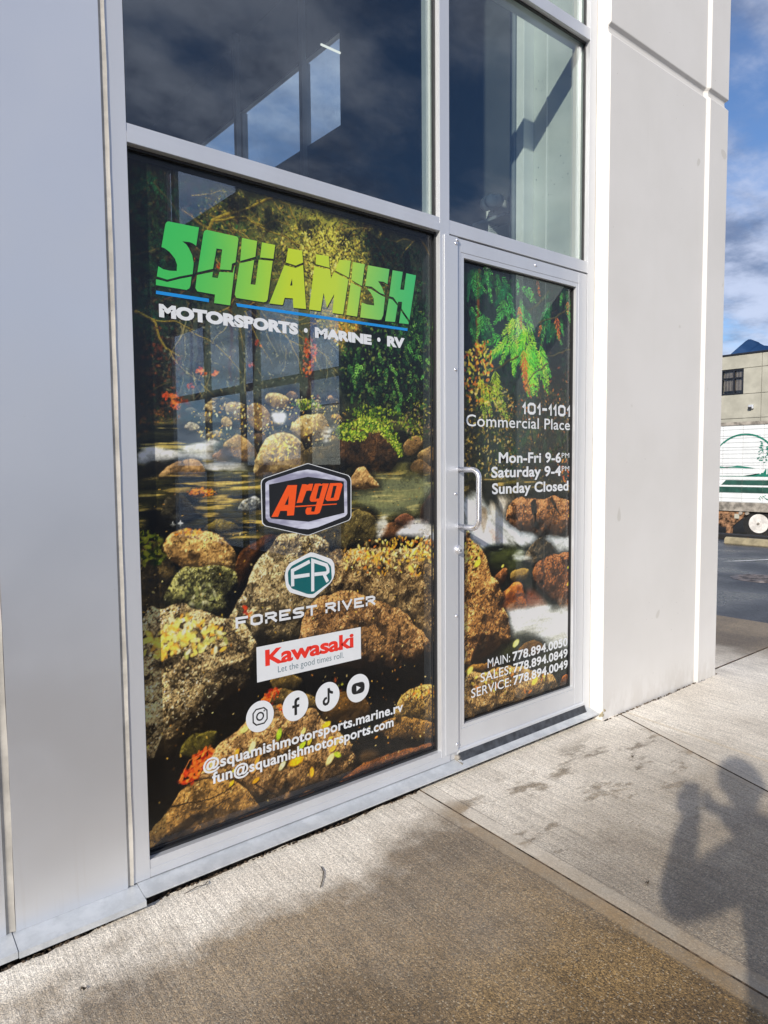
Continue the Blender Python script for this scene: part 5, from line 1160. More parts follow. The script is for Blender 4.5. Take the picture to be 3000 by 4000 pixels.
def disc(bm, cx_, cz_, r, y, seg=40, rz=None):
    flat_poly(bm, [(cx_ + math.cos(t) * r, cz_ + math.sin(t) * (rz or r)) for t in [2 * math.pi * k / seg for k in range(seg)]], y)
for q in [(1.533,1.969),(1.898,1.972)]:
    bm = bmesh.new(); disc(bm, q[0], q[1], .009, LY, 16); from_bm('separator_dot', bm, 'letter', win)

# orange script badge
def stack(parent, rows):
    for i, (nm, pl, mat) in enumerate(rows):
        for k, q in enumerate(pl): polys(nm, [q], mat, parent, LY - .00015 * i - .00001 * k)
OUT = [(1.529,1.453),(1.536,1.453),(1.725,1.405),(1.736,1.396),(1.741,1.381),(1.739,1.236),(1.731,1.224),(1.723,1.220),(1.531,1.174),(1.519,1.175),(1.340,1.222),(1.328,1.232),(1.326,1.244),(1.325,1.379),(1.328,1.392),(1.339,1.400)]
def grow(p, k):
    c_ = np.mean(p, 0); return [tuple(c_ + (np.array(q) - c_) * k) for q in p]
stack(win, [('badge_outline', [grow(rounded(OUT, 2), 1.018)], 'letter'), ('badge_field', [rounded(OUT, 2)], 'black'),
            ('badge_ring', [rounded([(1.530,1.437),(1.710,1.392),(1.722,1.381),(1.722,1.247),(1.710,1.237),(1.531,1.190),(1.351,1.236),(1.339,1.250),(1.341,1.383),(1.352,1.391)], 2)], 'silver'),
            ('badge_field', [[(1.532,1.403),(1.706,1.381),(1.707,1.252),(1.532,1.226),(1.362,1.248),(1.356,1.257),(1.356,1.377)]], 'black'),
            ('badge_lettering', [[(1.438,1.372),(1.481,1.372),(1.464,1.255),(1.433,1.255),(1.434,1.274),(1.403,1.275),(1.393,1.253),(1.364,1.254)], [(1.504,1.374),(1.520,1.374),(1.529,1.371),(1.537,1.375),(1.556,1.375),(1.547,1.346),(1.540,1.349),(1.524,1.348),(1.503,1.303),(1.477,1.302)],
                                 [(1.564,1.375),(1.590,1.375),(1.595,1.371),(1.602,1.375),(1.631,1.374),(1.591,1.271),(1.584,1.258),(1.572,1.254),(1.524,1.254),(1.518,1.260),(1.518,1.272),(1.524,1.282),(1.547,1.282),(1.544,1.266),(1.559,1.264),(1.573,1.304),(1.545,1.304),(1.539,1.310),(1.539,1.320)],
                                 [(1.637,1.375),(1.692,1.375),(1.700,1.368),(1.679,1.307),(1.668,1.304),(1.622,1.304),(1.613,1.312),(1.616,1.322)], [(1.472,1.291),(1.669,1.292),(1.669,1.288),(1.471,1.286)]], 'orange'),
            ('badge_counter', [[(1.442,1.331),(1.439,1.297),(1.423,1.297)], [(1.583,1.366),(1.601,1.367),(1.583,1.316),(1.567,1.315)], [(1.653,1.364),(1.670,1.364),(1.654,1.316),(1.639,1.315)]], 'black')])
# hexagon emblem
stack(win, [('hexagon_emblem', [rounded([(1.537,1.104),(1.554,1.101),(1.639,1.068),(1.653,1.048),(1.655,1.009),(1.647,0.987),(1.629,0.967),(1.551,0.920),(1.529,0.923),(1.439,0.956),(1.423,0.980),(1.418,1.024),(1.425,1.052),(1.442,1.070)], 2)], 'letter'),
            ('hexagon_field', [rounded([(1.539,1.090),(1.621,1.055),(1.637,1.038),(1.640,0.988),(1.629,0.974),(1.547,0.935),(1.521,0.939),(1.448,0.970),(1.434,0.993),(1.432,1.037),(1.450,1.058)], 2)], 'teal')])
bm = bmesh.new(); i = 0
for pl in ([(1.453,0.978),(1.453,1.040),(1.534,1.068)], [(1.459,1.014),(1.532,1.015)], [(1.546,0.947),(1.548,1.070),(1.614,1.045),(1.621,1.030),(1.621,1.018),(1.613,1.013),(1.555,1.014)], [(1.600,1.012),(1.619,0.977)]):
    ribbon(bm, pl, .0145, LY - .0005 - .00003 * i); i += 1
for f in bm.faces:
    f.normal_update()
    if f.normal.y > 0: f.normal_flip()
from_bm('hexagon_lettering', bm, 'letter', win)
a, b, c_ = [(1.208,0.847),(1.866,0.852),(1.864,0.890)]; capz = c_[1] - b[1]
split_letters(techno('wide_lettering', [('FOREST RIVER', 1.4, 1, 0)], a[0] - .004, b[0] + .004, (a[1] + b[1]) / 2, capz * 1.1, win, gap=1.5))
# white panel with red lettering
pn = [(1.288,0.763),(1.785,0.768),(1.786,0.633),(1.289,0.627)]
zt = (pn[0][1] + pn[1][1]) / 2; zb = (pn[2][1] + pn[3][1]) / 2; xl = (pn[0][0] + pn[3][0]) / 2; xr = (pn[1][0] + pn[2][0]) / 2
polys('logo_panel', [[(xl, zt), (xr, zt), (xr, zb), (xl, zb)]], 'letter', win)
a, b, c_ = [(1.325,0.682),(1.747,0.687),(1.748,0.751)]; split_letters(grotesk('red_lettering', 'Kawasaki', a[0], b[0], (a[1] + b[1]) / 2, c_[1] - .003, win, 'red', .035, LY - .0003, .97))
a, b, c_ = [(1.380,0.653),(1.695,0.656),(1.380,0.675)]; grotesk('slogan_lettering', 'Let the good times roll.', a[0], b[0], (a[1] + b[1]) / 2 - .012, c_[1], win, 'grey_txt', -.006, LY - .0003)['kind'] = 'stuff'

# four round media icons
def icon(cx_, cz_, r, kind):
    bm = bmesh.new(); disc(bm, cx_, cz_, r, LY, 48); ic = from_bm('round_icon', bm, 'letter', win)
    y = LY - .0003; bm = bmesh.new()
    def P(l): return [(cx_ + a * r, cz_ + b * r) for a, b in l]
    if kind == 0:
        ribbon(bm, P([(-.28, -.5), (.28, -.5), (.5, -.28), (.5, .28), (.28, .5), (-.28, .5), (-.5, .28), (-.5, -.28)]), r * .09, y, True)
        ribbon(bm, P([(math.cos(t) * .24, math.sin(t) * .24) for t in np.linspace(0, 2 * math.pi, 19)[:-1]]), r * .10, y, True)
        disc(bm, cx_ + .30 * r, cz_ + .30 * r, r * .055, y, 10)
    elif kind == 1:
        flat_poly(bm, P([(-.10, -.62), (.10, -.62), (.10, -.12), (.27, -.12), (.30, .06), (.10, .06), (.10, .22), (.16, .34), (.30, .34), (.30, .52), (.12, .52), (-.04, .44), (-.10, .28), (-.10, .06), (-.26, .06), (-.26, -.12), (-.10, -.12)]), y)
    elif kind == 2:
        ribbon(bm, P([(-.06, -.06), (-.22, -.10), (-.33, -.24), (-.32, -.40), (-.20, -.50), (-.04, -.48), (.06, -.36), (.08, -.2), (.08, .58)]), r * .17, y)
        flat_poly(bm, P([(.17, .58), (.24, .38), (.45, .28), (.45, .12), (.30, .14), (.17, .22)]), y - .00004)
    else:
        flat_poly(bm, rounded(P([(-.58, -.40), (.58, -.40), (.58, .40), (-.58, .40)]), 4, .45), y)
    for f in bm.faces:
        f.normal_update()
        if f.normal.y > 0: f.normal_flip()
    bmesh.ops.triangulate(bm, faces=bm.faces)
    from_bm('icon_glyph', bm, 'black', win)
    if kind == 3: polys('icon_play_mark', [P([(-.15, -.20), (.22, 0), (-.15, .20)])], 'letter', win, y - .0002)
ics = [(1.298,0.495),(1.457,0.501),(1.611,0.505),(1.768,0.508)]; tb = [(1.300,0.555),(1.297,0.435)]
zc = sum(p[1] for p in ics) / 4; rr = (tb[0][1] - tb[1][1]) / 2
for k in range(4): icon(ics[k][0], ics[k][1] * .7 + zc * .3, rr, k)
a, b, c_ = [(1.069,0.342),(2.019,0.357),(2.019,0.380)]
h1 = [(1.062,0.354),(2.019,0.341)]; hb = [(1.112,0.345),(1.968,0.354)]; baseline_text('address_lettering', '@squamishmotorsports.marine.rv', h1[0][0], h1[1][0], (hb[0][1] + hb[1][1]) / 2, .040, win, off=.026)
h1 = [(1.096,0.290),(1.963,0.298)]; baseline_text('address_lettering', 'fun@squamishmotorsports.com', h1[0][0], h1[1][0], (h1[0][1] + h1[1][1]) / 2, .040, win, off=.026)

# ---------------------------------------------------------------- the door
door = box('entrance_door', 3.2600, 3.3325, FY + .004, FY + .044, 0.056, 2.4655, 'alu', bld, 0.0012)
door['label'] = 'aluminium door leaf with printed glass'
box('door_stile', 2.2840, 2.3560, FY + .004, FY + .044, 0.056, 2.4655, 'alu', door)
box('door_top_rail', 2.3568, 3.2592, FY + .0045, FY + .044, 2.4075, 2.4655, 'alu', door)
box('door_bottom_rail', 2.3568, 3.2592, FY + .0045, FY + .044, 0.090, 0.1910, 'alu', door)
for nm, q in (('glazing_stop', (2.3568, 2.3785, .1915, 2.4070)), ('glazing_stop', (3.2405, 3.2592, .1915, 2.4070)), ('glazing_stop', (2.3795, 3.2395, 2.3860, 2.4070)), ('glazing_stop', (2.3795, 3.2395, .1915, .2090))):
    box(nm, q[0], q[1], FY + .0062, FY + .040, q[2], q[3], 'alu', door, .0009)
DYG = GY - .006
dg_ = box('door_pane', 2.3795, 3.2400, DYG + .0012, DYG + .006, 0.2095, 2.3855, 'glass_side', door, 0)
cd = art_door(); dfilm = cd.mesh('printed_film', DYG, door)
gasket(2.3787, 3.2403, .2088, 2.3862, door, DYG - .010, DYG - .0004, .006)
bx = bmesh.new(); box_bm(bx, 2.3850, 2.3875, DYG - .003, DYG - .0004, .22, 2.38); box_bm(bx, 3.2290, 3.2315, DYG - .003, DYG - .0004, .22, 2.38)
from_bm('inner_bead', bx, 'gasket', door)
LD = DYG - .0009
def dl(pts, text, cap, off=.026):
    a, b = pts; baseline_text('door_lettering', text, a[0], b[0], (a[1] + b[1]) / 2, cap, door, off=off, y=LD)
d1 = [(2.830,1.698),(3.234,1.697)]; techno('door_lettering', [('101-1101', 1.35, 1, 0)], d1[0][0], d1[1][0], (d1[0][1] + d1[1][1]) / 2, .060, door, gap=1.8, y=LD)['kind'] = 'stuff'
dl([(2.418,1.622),(3.230,1.630)], 'Commercial Place', .054, .006)
for pts, tx, up in (([(2.650,1.454),(3.153,1.450)], 'Mon-Fri 9-6', [(3.159,1.451),(3.226,1.459)]), ([(2.596,1.377),(3.154,1.384)], 'Saturday 9-4', [(3.161,1.366),(3.227,1.390)])):
    dl(pts, tx, .050); zb_ = (pts[0][1] + pts[1][1]) / 2 + .024
    baseline_text('door_lettering', 'PM', up[0][0], up[1][0], zb_, .026, door, off=0.0, y=LD)
dl([(2.601,1.301),(3.221,1.298)], 'Sunday Closed', .050)
for pa_, pb_, ta, tb_ in (([(2.572,0.438),(2.740,0.437)], [(2.760,0.438),(3.227,0.438)], 'MAIN:', '778.894.0050'), ([(2.520,0.375),(2.746,0.372)], [(2.767,0.372),(3.228,0.376)], 'SALES:', '778.894.0849'), ([(2.454,0.312),(2.749,0.303)], [(2.767,0.303),(3.232,0.311)], 'SERVICE:', '778.894.0049')):
    zb_ = (pa_[0][1] + pb_[1][1]) / 2
    baseline_text('door_lettering', ta, pa_[0][0], pa_[1][0], zb_, .044, door, off=.004, y=LD)
    baseline_text('door_lettering', tb_, pb_[0][0], pb_[1][0], zb_, .044, door, off=.026, y=LD)
# latch guard with its dome screws
box('latch_guard', 2.2445, 2.3275, FY - .006, FY - .0022, 0.093, 2.4640, 'alu', bld, .001)
for x, z in ((2.324, 2.452), (2.316, 2.436), (2.312, 1.875), (2.312, 1.310), (2.316, .742), (2.320, .128)):
    bm = bmesh.new(); bmesh.ops.create_uvsphere(bm, u_segments=14, v_segments=8, radius=.0085, matrix=Matrix.Translation((x, FY - .0055, z)) @ Matrix.Diagonal((1, .62, 1, 1)))
    sw_ = from_bm('dome_screw', bm, 'handle', bld, smooth=True)
for x, z in ((2.894, 2.440),):
    bm = bmesh.new(); bmesh.ops.create_uvsphere(bm, u_segments=14, v_segments=8, radius=.0085, matrix=Matrix.Translation((x, FY + .0045, z)) @ Matrix.Diagonal((1, .62, 1, 1)))
    from_bm('dome_screw', bm, 'handle', door, smooth=True)
# lock cylinder
lk = cyl('lock_cylinder', (2.326, FY + .003, 1.052), (2.326, FY - .020, 1.052), .0225, 'handle', door, r1=.019)
cyl('lock_rim', (2.326, FY - .0195, 1.052), (2.326, FY - .0225, 1.052), .0165, 'alu', door)
cyl('key_plug', (2.326, FY - .0215, 1.049), (2.326, FY - .0245, 1.049), .0075, 'handle', door)
box('keyway', 2.3250, 2.3272, FY - .0255, FY - .0244, 1.0445, 1.0545, 'gasket', door, 0)
# pull handle
hp = [(2.338, FY + .002, 1.4215)]; R_h = .040; yo = 2.155
for k in range(9):
    a = k / 8 * math.pi / 2; hp.append((2.338, yo + R_h - R_h * math.sin(a), 1.4215 - R_h + R_h * math.cos(a)))
low_ = [(x, y, 1.4215 + 1.1575 - z) for x, y, z in hp][::-1]
tube('pull_handle', hp + low_, .0128, 'handle', door, 22)
# sweep and threshold
prism('sweep_holder', [(FY - .010, .087), (FY - .008, .097), (FY + .0035, .101), (FY + .0035, .070), (FY - .004, .086)], 'x', 2.331, 3.336, 'alu', door, 0)
prism('door_sweep', [(FY - .0095, .0865), (FY + .002, .0865), (FY - .004, .040), (FY - .016, .050), (FY - .030, .0455), (FY - .020, .060)], 'x', 2.333, 3.334, 'rubber', door, 0)
prism('threshold', [(2.232, .0405), (2.234, .0435), (2.262, .054), (FY + .09, .0545), (FY + .09, .049), (2.262, .048)], 'x', 2.318, 3.3655, 'sill', bld, 0)
cyl('threshold_seal', (2.311, FY - .006, .064), (2.332, FY - .006, .064), .012, 'rail', bld, seg=18)
bm = bmesh.new()
for k in range(5): box_bm(bm, 2.3125, 2.3178, 2.236 + k * .008, 2.239 + k * .008, .0402, .052)
from_bm('threshold_fins', bm, 'rail', bld)['kind'] = 'stuff'

# ================================================================ GROUND
def grid_slab(name, outline, parent, mat, z=0.0, th=.12, jag=None, res=.02):
    """paving slab: flat top with eased arris; the edge against the wall is ragged"""
    bm = bmesh.new(); n = len(outline)
    pts = outline
    inner = []
    cx_ = sum(p[0] for p in pts) / n; cy_ = sum(p[1] for p in pts) / n
    P = [Vector(p) for p in pts]
    for i in range(n):
        a, b, c = P[i - 1], P[i], P[(i + 1) % n]
        d1 = (b - a).normalized(); d2 = (c - b).normalized(); nn = (Vector((-d1.y, d1.x)) + Vector((-d2.y, d2.x)))
        nn = nn.normalized() if nn.length > .1 else Vector((-d1.y, d1.x))
        inner.append(b + nn * .003)
    top = [bm.verts.new((p.x, p.y, z)) for p in inner]; mid = [bm.verts.new((p.x, p.y, z - .003)) for p in P]; bot = [bm.verts.new((p.x, p.y, z - th)) for p in P]
    bm.faces.new(top)
    for i in range(n):
        j = (i + 1) % n
        for f_ in (bm.faces.new((mid[i], mid[j], top[j], top[i])), bm.faces.new((bot[i], bot[j], mid[j], mid[i]))): f_.material_index = 1
    bmesh.ops.recalc_face_normals(bm, faces=bm.faces); bmesh.ops.triangulate(bm, faces=bm.faces)
    o = from_bm(name, bm, mat, parent); o.data.materials.append(M['dirt']); return o
side_ = thing('sidewalk', (2, 1, 0), kind='structure')
rj = random.Random(5)
def ragged(xa, xb, y0, step=.02):
    out = []; x = xa; off = 0
    while x < xb - step:
        off = off * .75 + rj.uniform(-.006, .006); out.append((x, y0(x) + off)); x += step * rj.uniform(.5, 1.4)
    out.append((xb, y0(xb))); return out
wl = lambda x: 2.205 if x < .5 else (2.205 + (x - .5) * .08 if x < .9 else 2.240)
j1 = lambda y: 2.053 - .0716 * (2.248 - y)
j2 = lambda y: 3.616 - .383 * (2.31 - y)
g_ = .0024
mA, mB, mC, mD = mat_paving('pavement_left', 'A'), mat_paving('pavement_door', 'B'), mat_paving('pavement_corner', 'C'), mat_paving('pavement_side', 'D')
# counter-clockwise outlines
grid_slab('paving_slab', [(-5.0, -1.5), (j1(-1.5) - g_, -1.5), (j1(2.25) - g_, 2.248)] + ragged(-.6, j1(2.25) - .04, wl)[::-1] + [(-5.0, 2.22)], side_, mA)
grid_slab('paving_slab', [(j1(-1.5) + g_, -1.5), (j2(-1.5) - g_, -1.5), (j2(2.25) - g_, 2.262)] + ragged(j1(2.25) + .04, j2(2.25) - .04, lambda x: 2.262)[::-1] + [(j1(2.25) + g_, 2.256)], side_, mB)
grid_slab('paving_slab', [(j2(-1.5) + g_, -1.5), (6.60, -1.5), (6.60, 2.245), (4.80, 2.245), (4.745, 2.262), (4.74, 2.30), (4.722, 2.30), (4.722, 2.192)] + ragged(j2(2.19) + .03, 4.70, lambda x: 2.188)[::-1] + [(j2(2.19) + g_, 2.195)], side_, mC)
grid_slab('paving_slab', [(4.722, 2.302), (4.75, 2.302), (4.80, 2.255), (6.60, 2.255), (6.60, 14.0), (4.722, 14.0)], side_, mD)
box('slab_bedding', -5.0, 6.59, -1.49, 14.0, -.30, -.06, 'dirt', side_, 0)

lot = thing('parking_lot', (9, 0, -.12), kind='structure')
bm = bmesh.new()
def quad(bm, pts):
    vs = [bm.verts.new(p) for p in pts]; return bm.faces.new(vs)
quad(bm, [(6.601, -60, -.12), (15.2, -60, -.12), (15.2, 60, -.12), (6.601, 60, -.12)])
quad(bm, [(-60, -60, -.12), (6.60, -60, -.12), (6.60, -1.501, -.12), (-60, -1.501, -.12)])
quad(bm, [(15.2, -60, -.12), (16.4, -60, -.92), (16.4, 60, -.92), (15.2, 60, -.12)])
from_bm('asphalt_surface', bm, 'asphalt', lot)
gnd = bmesh.new(); quad(gnd, [(16.4, -6000, -.921), (9000, -6000, -.921), (9000, 6000, -.921), (16.4, 6000, -.921)]); quad(gnd, [(-6000, -6000, -.925), (16.4, -6000, -.925), (16.4, 6000, -.925), (-6000, 6000, -.925)])
go = from_bm('ground', gnd, 'asphalt'); tag(go, kind='structure')
ln = bmesh.new(); quad(ln, [(11.05, 5.05, -.116), (11.10, 4.95, -.116), (13.1, 3.95, -.116), (13.1, 4.07, -.116)])
from_bm('painted_line', ln, 'paint', lot)
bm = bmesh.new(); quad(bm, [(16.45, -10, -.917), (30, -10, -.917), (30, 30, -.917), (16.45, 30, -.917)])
from_bm('black_ground_sheet', bm, 'under', lot)  # black sheet added to darken the ground below and around the trailer
# manhole
mh = thing('manhole_cover', (9.83, 3.98, -.12), 'round cast iron manhole cover in the wet asphalt beyond the building corner', 'manhole cover')
cyl('cover_frame', (9.83, 3.98, -.125), (9.83, 3.98, -.114), .36, 'iron', mh, seg=48)
cyl('cover_lid', (9.83, 3.98, -.114), (9.83, 3.98, -.110), .31, 'iron', mh, seg=48)
bm = bmesh.new()
for k in range(-5, 6):
    for j in range(-5, 6):
        if k * k + j * j < 26: box_bm(bm, 9.83 + k * .052 - .015, 9.83 + k * .052 + .015, 3.98 + j * .052 - .015, 3.98 + j * .052 + .015, -.1105, -.106)
st = from_bm('tread_studs', bm, 'iron', mh); st['kind'] = 'stuff'
# wheel stop
ws = thing('wheel_stop', (13.7, 5.3, -.12), 'mossy tan concrete wheel stop in front of the white trailer', 'wheel stop')
prism('stop_body', [(13.53, -.12), (13.55, -.04), (13.58, .005), (13.68, .005), (13.72, -.04), (13.73, -.12)], 'y', 4.30, 6.16, 'curb', ws, .012)
# the prism helper lays the outline in x-z for axis y
cyl('anchor_pin', (13.63, 5.75, .0), (13.63, 5.75, .012), .012, 'rust', ws, seg=10)
# black asphalt berm behind it
box('asphalt_berm', 14.3, 14.6, 5.4, 8.6, -.13, -.02, 'under', lot, .02)

# small loose bits on the pavement: dead leaves and crumbs
def leaf_bit(x, y, r, a, lab, cat='leaf', mat='leaf'):
    bm = bmesh.new(); n = 8
    vs = [bm.verts.new((x + math.cos(a + t) * r * (1.0 if k % 2 else .72) * (1.6 if math.cos(t) > .3 else 1), y + math.sin(a + t) * r * .6, .003 + .004 * (k % 3))) for k, t in enumerate([2 * math.pi * k / n for k in range(n)])]
    c = bm.verts.new((x, y, .009))
    for k in range(n): bm.faces.new((vs[k], vs[(k + 1) % n], c))
    tag(from_bm('dead_leaf', bm, mat), lab, cat, 'dead leaves on the pavement')
leaf_bit(.53, 1.967, .008, .4, 'small dark leaf bit on the dry concrete below the metal panel')
leaf_bit(3.08, 1.82, .009, 1.1, 'tiny dark leaf on the joint right of the door')
leaf_bit(2.17, 1.22, .010, 2.0, 'dark leaf crumb in the shadow edge near the long joint')
tw = tube('twig', [(1.30, 1.93, .004), (1.335, 1.965, .006), (1.362, 2.0, .005), (1.372, 2.03, .004)], .0018, 'leaf', seg=6)
tag(tw, 'thin dark twig lying on the concrete in front of the big window', 'twig')
tw = tube('grass_blade', [(.93, 2.20, .004), (.97, 2.185, .02), (1.0, 2.19, .012), (1.02, 2.215, .004)], .0013, 'leaf', seg=6)
tag(tw, 'curled dry grass blade at the foot of the window sill', 'grass blade')
# crumbs and moss in the gap along the wall
bm = bmesh.new(); rg = random.Random(3)
for k in range(1500):
    x = rg.uniform(-.5, 4.75); yb = wl(x) if x < 2.04 else (2.262 if x < 3.4 else 2.19)
    y = yb + rg.uniform(-.006, .018); z = rg.uniform(-.03, -.002) if y > yb else rg.uniform(.0, .002)
    r = rg.uniform(.002, .0065)
    bmesh.ops.create_icosphere(bm, subdivisions=1, radius=r, matrix=Matrix.Translation((x, y, z)) @ Matrix.Diagonal((rg.uniform(.7, 1.5), 1, rg.uniform(.5, 1), 1)))
gr = from_bm('gap_grit', bm, 'dirt'); tag(gr, 'dark grit and crumbs along the gap between pavement and sills', 'grit', kind='stuff')

# ================================================================ BACKGROUND
# neighbour building (plane facing the lot)
NB = 40.0
nb = thing('neighbour_building', (NB, 15, -.9), 'grey concrete panel building with dark window behind the trailer', 'building')
rows = [(-.93, 3.80), (3.80, 4.36), (4.36, 5.17), (5.17, 6.53), (6.53, 7.26)]
cols = [(-40, 10.0), (10.0, 13.72), (13.72, 16.42), (16.42, 17.30), (17.30, 21.2), (21.2, 60)]
WY0, WY1, WZ0, WZ1 = 17.36, 18.56, 5.14, 6.50
cols = [(-40, 9.0), (9.0, 12.6), (12.6, 16.40), (16.40, 17.34), (17.34, 18.58), (18.58, 26), (26, 60)]
rows = [(-.93, 2.2), (2.2, 3.80), (3.80, 5.12), (5.12, 6.52), (6.52, 7.26)]
for (ya, yb) in [(-40, 9.0), (9.0, 12.6), (12.6, 16.40), (16.40, 26), (26, 60)]:
    for (za, zb_) in rows:
        segs = [(ya, yb)]
        if za == 5.12 and ya == 16.40: segs = [(16.40, WY0 - .001), (WY1 + .001, 26)]
        for (a, b) in segs:
            box('wall_panel', NB, NB + .25, a + .012, b - .012, za + .012, zb_ - .012, 'grey_conc', nb, .012)
box('wall_core', NB + .06, NB + .6, -40, WY0 - .0, -.93, 7.2, 'rail', nb, 0); box('wall_core', NB + .06, NB + .6, WY1, 60, -.93, 7.2, 'rail', nb, 0)
box('wall_core', NB + .55, NB + .62, WY0, WY1, -.93, 7.2, 'dark_trim', nb, 0)
box('parapet_cap', NB - .05, NB + .7, -40, 60, 7.262, 7.36, 'dark_trim', nb, .01)
wf = bmesh.new()
for (a, b, c, d) in ((WY0, WY1, WZ1 - .07, WZ1), (WY0, WY1, WZ0, WZ0 + .08), (WY0, WY0 + .07, WZ0 + .08, WZ1 - .07), (WY1 - .07, WY1, WZ0 + .08, WZ1 - .07), (WY0 + .07, WY1 - .07, 6.0, 6.07), (17.84, 17.91, WZ0 + .08, 5.999), (17.84, 17.91, 6.071, WZ1 - .07)):
    box_bm(wf, NB + .03, NB + .12, a, b, c, d)
wfo = from_bm('window_frame', wf, 'dark_trim', nb)
box('window_pane', NB + .13, NB + .135, WY0 + .01, WY1 - .01, WZ0 + .01, WZ1 - .01, 'glass_side', wfo, 0)
y = WY0 + .08
while y < WY1 - .1:
    box('blind_slat', NB + .20, NB + .215, y, y + .15, WZ0 + .22, WZ1 - .06, 'blind', wfo, 0); box('blind_slat_edge', NB + .19, NB + .21, y + .152, y + .168, WZ0 + .22, WZ1 - .06, 'blind_edge', wfo, 0)
    y += .172
for yy in (16.88, 15.38):
    l_ = thing('wall_light', (NB, yy, 4.35), 'silver box light fixed to the grey building, %s' % ('left one' if yy > 16 else 'right one at the picture edge'), 'wall light', 'wall lights on the grey building')
    box('light_body', NB - .14, NB - .001, yy - .13, yy + .13, 4.28, 4.50, 'alu', l_, .02); box('light_lens', NB - .20, NB - .141, yy - .06, yy + .12, 4.26, 4.38, 'gasket', l_, .01)

# semi trailer, side facing the lot
TX = 22.0; k_ = TX / 13.9
def ty(v): return v * k_
def tz(v): return 1.45 + (v - 1.45) * k_
tr = thing('semi_trailer', (TX, 9.5, -.92), 'old white box trailer with green emblem and stripes parked on rusted legs', 'trailer')
Y0, Y1 = 2.6, 16.4
box('trailer_body', TX + .02, TX + 2.55, Y0, Y1, tz(.64), tz(2.19), 'trailer', tr, .02)
zs_ = [.66, .735, .835, .905, .948, 1.0, 1.09, 1.16, 1.205, 1.30, 1.365, 1.41, 1.50, 1.585, 1.66, 1.71, 1.80, 1.885, 1.93, 2.05, 2.13]
for a, b in zip(zs_, zs_[1:]):
    box('side_panel', TX - .004, TX + .0195, Y0, Y1, tz(a) + .008, tz(b) - .008, 'trailer', tr, .004)
box('top_rail', TX - .025, TX + .02, Y0, Y1, tz(2.135), tz(2.20), 'rail', tr, .008)
box('bottom_rail', TX - .03, TX + .02, Y0, Y1, tz(.485), tz(.655), 'rail', tr, .008)
bm = bmesh.new(); yy = Y0 + .3
while yy < Y1:
    for i in range(46): 
        z = tz(.68) + (tz(2.12) - tz(.68)) * i / 45; bmesh.ops.create_cube(bm, size=.012, matrix=Matrix.Translation((TX - .006, yy, z)))
    yy += .60
rv = from_bm('rivets', bm, 'rail', tr); rv['kind'] = 'stuff'
def tquad(name, pts, mat, dx=.008):
    bm = bmesh.new(); vs = [bm.verts.new((TX - dx, ty(a), tz(b))) for a, b in pts]; bm.faces.new(vs); bmesh.ops.triangulate(bm, faces=bm.faces)
    return from_bm(name, bm, mat, tr)
tquad('green_stripe', [(6.40, .99), (6.31, 1.085), (3.0, 1.09), (3.0, .985)], 'tdark')
tquad('green_stripe', [(6.6, .845), (6.6, .955), (3.0, .955), (3.0, .835)], 'tdark')
# round landscape emblem: arch, far hills, meadow, trees
arc = []
for k in range(25):
    a = math.pi * (.02 + .96 * k / 24); arc.append((5.975 + .60 * math.cos(a), 1.40 + .60 * math.sin(a) * .96))
bm = bmesh.new()
for i in range(24):
    (a1, b1), (a2, b2) = arc[i], arc[i + 1]; t = .058 if 5 < i < 19 else .040
    vs = [bm.verts.new((TX - .009, ty(p), tz(q))) for p, q in ((a1, b1), (a2, b2), (5.975 + (a2 - 5.975) * (1 - t), 1.40 + (b2 - 1.40) * (1 - t)), (5.975 + (a1 - 5.975) * (1 - t), 1.40 + (b1 - 1.40) * (1 - t)))]
    bm.faces.new(vs)
from_bm('emblem_arch', bm, 'tgreen', tr)
tquad('emblem_hill', [(6.60, 1.335), (6.45, 1.355), (6.36, 1.34), (6.30, 1.32), (6.22, 1.345), (6.10, 1.362), (6.0, 1.352), (5.86, 1.330), (5.76, 1.310), (5.95, 1.312), (6.2, 1.322), (6.6, 1.315)], 'tgreen')
tquad('emblem_meadow', [(6.6, 1.153), (5.3, 1.15), (5.3, 1.30), (5.58, 1.30), (5.62, 1.23), (5.8, 1.175), (6.0, 1.164), (6.6, 1.164)], 'tgreen')
rt = random.Random(9)
for cy_, top in ((5.675, 1.82), (5.555, 1.72)):
    for kk in range(60):
        b = rt.uniform(1.42, top); wd = (top - b) / (top - 1.38) * .055 + .012; a = cy_ + rt.uniform(-wd, wd)
        r = rt.uniform(.014, .028)
        tquad('emblem_foliage', [(a - r, b), (a, b + r * .5), (a + r, b - r * .1), (a, b - r * .4)], 'tgreen', .0092 + kk * .00002) if kk < 46 else None
    tquad('emblem_trunk', [(cy_ - .012, 1.20), (cy_ + .012, 1.20), (cy_ + .009, 1.44), (cy_ - .009, 1.44)], 'trailer', .011)
bm = bmesh.new()
for a in ((5.62, .745), (5.25, .745)):
    for s_ in ([(0, 0), (.04, .03), (.07, -.01), (.03, -.04)], [(-.06, .05), (0, .03), (-.10, -.03), (-.20, -.02)], [(-.06, -.02), (-.16, -.05), (-.24, -.02)]):
        pp = [(a[0] + u, a[1] + v) for u, v in s_]
        for p, q in zip(pp, pp[1:]):
            vs = [bm.verts.new((TX - .009, ty(x), tz(z))) for x, z in ((p[0], p[1]), (q[0], q[1]), (q[0], q[1] + .012), (p[0], p[1] + .012))]; bm.faces.new(vs)
from_bm('script_marks', bm, 'tgreen', tr)
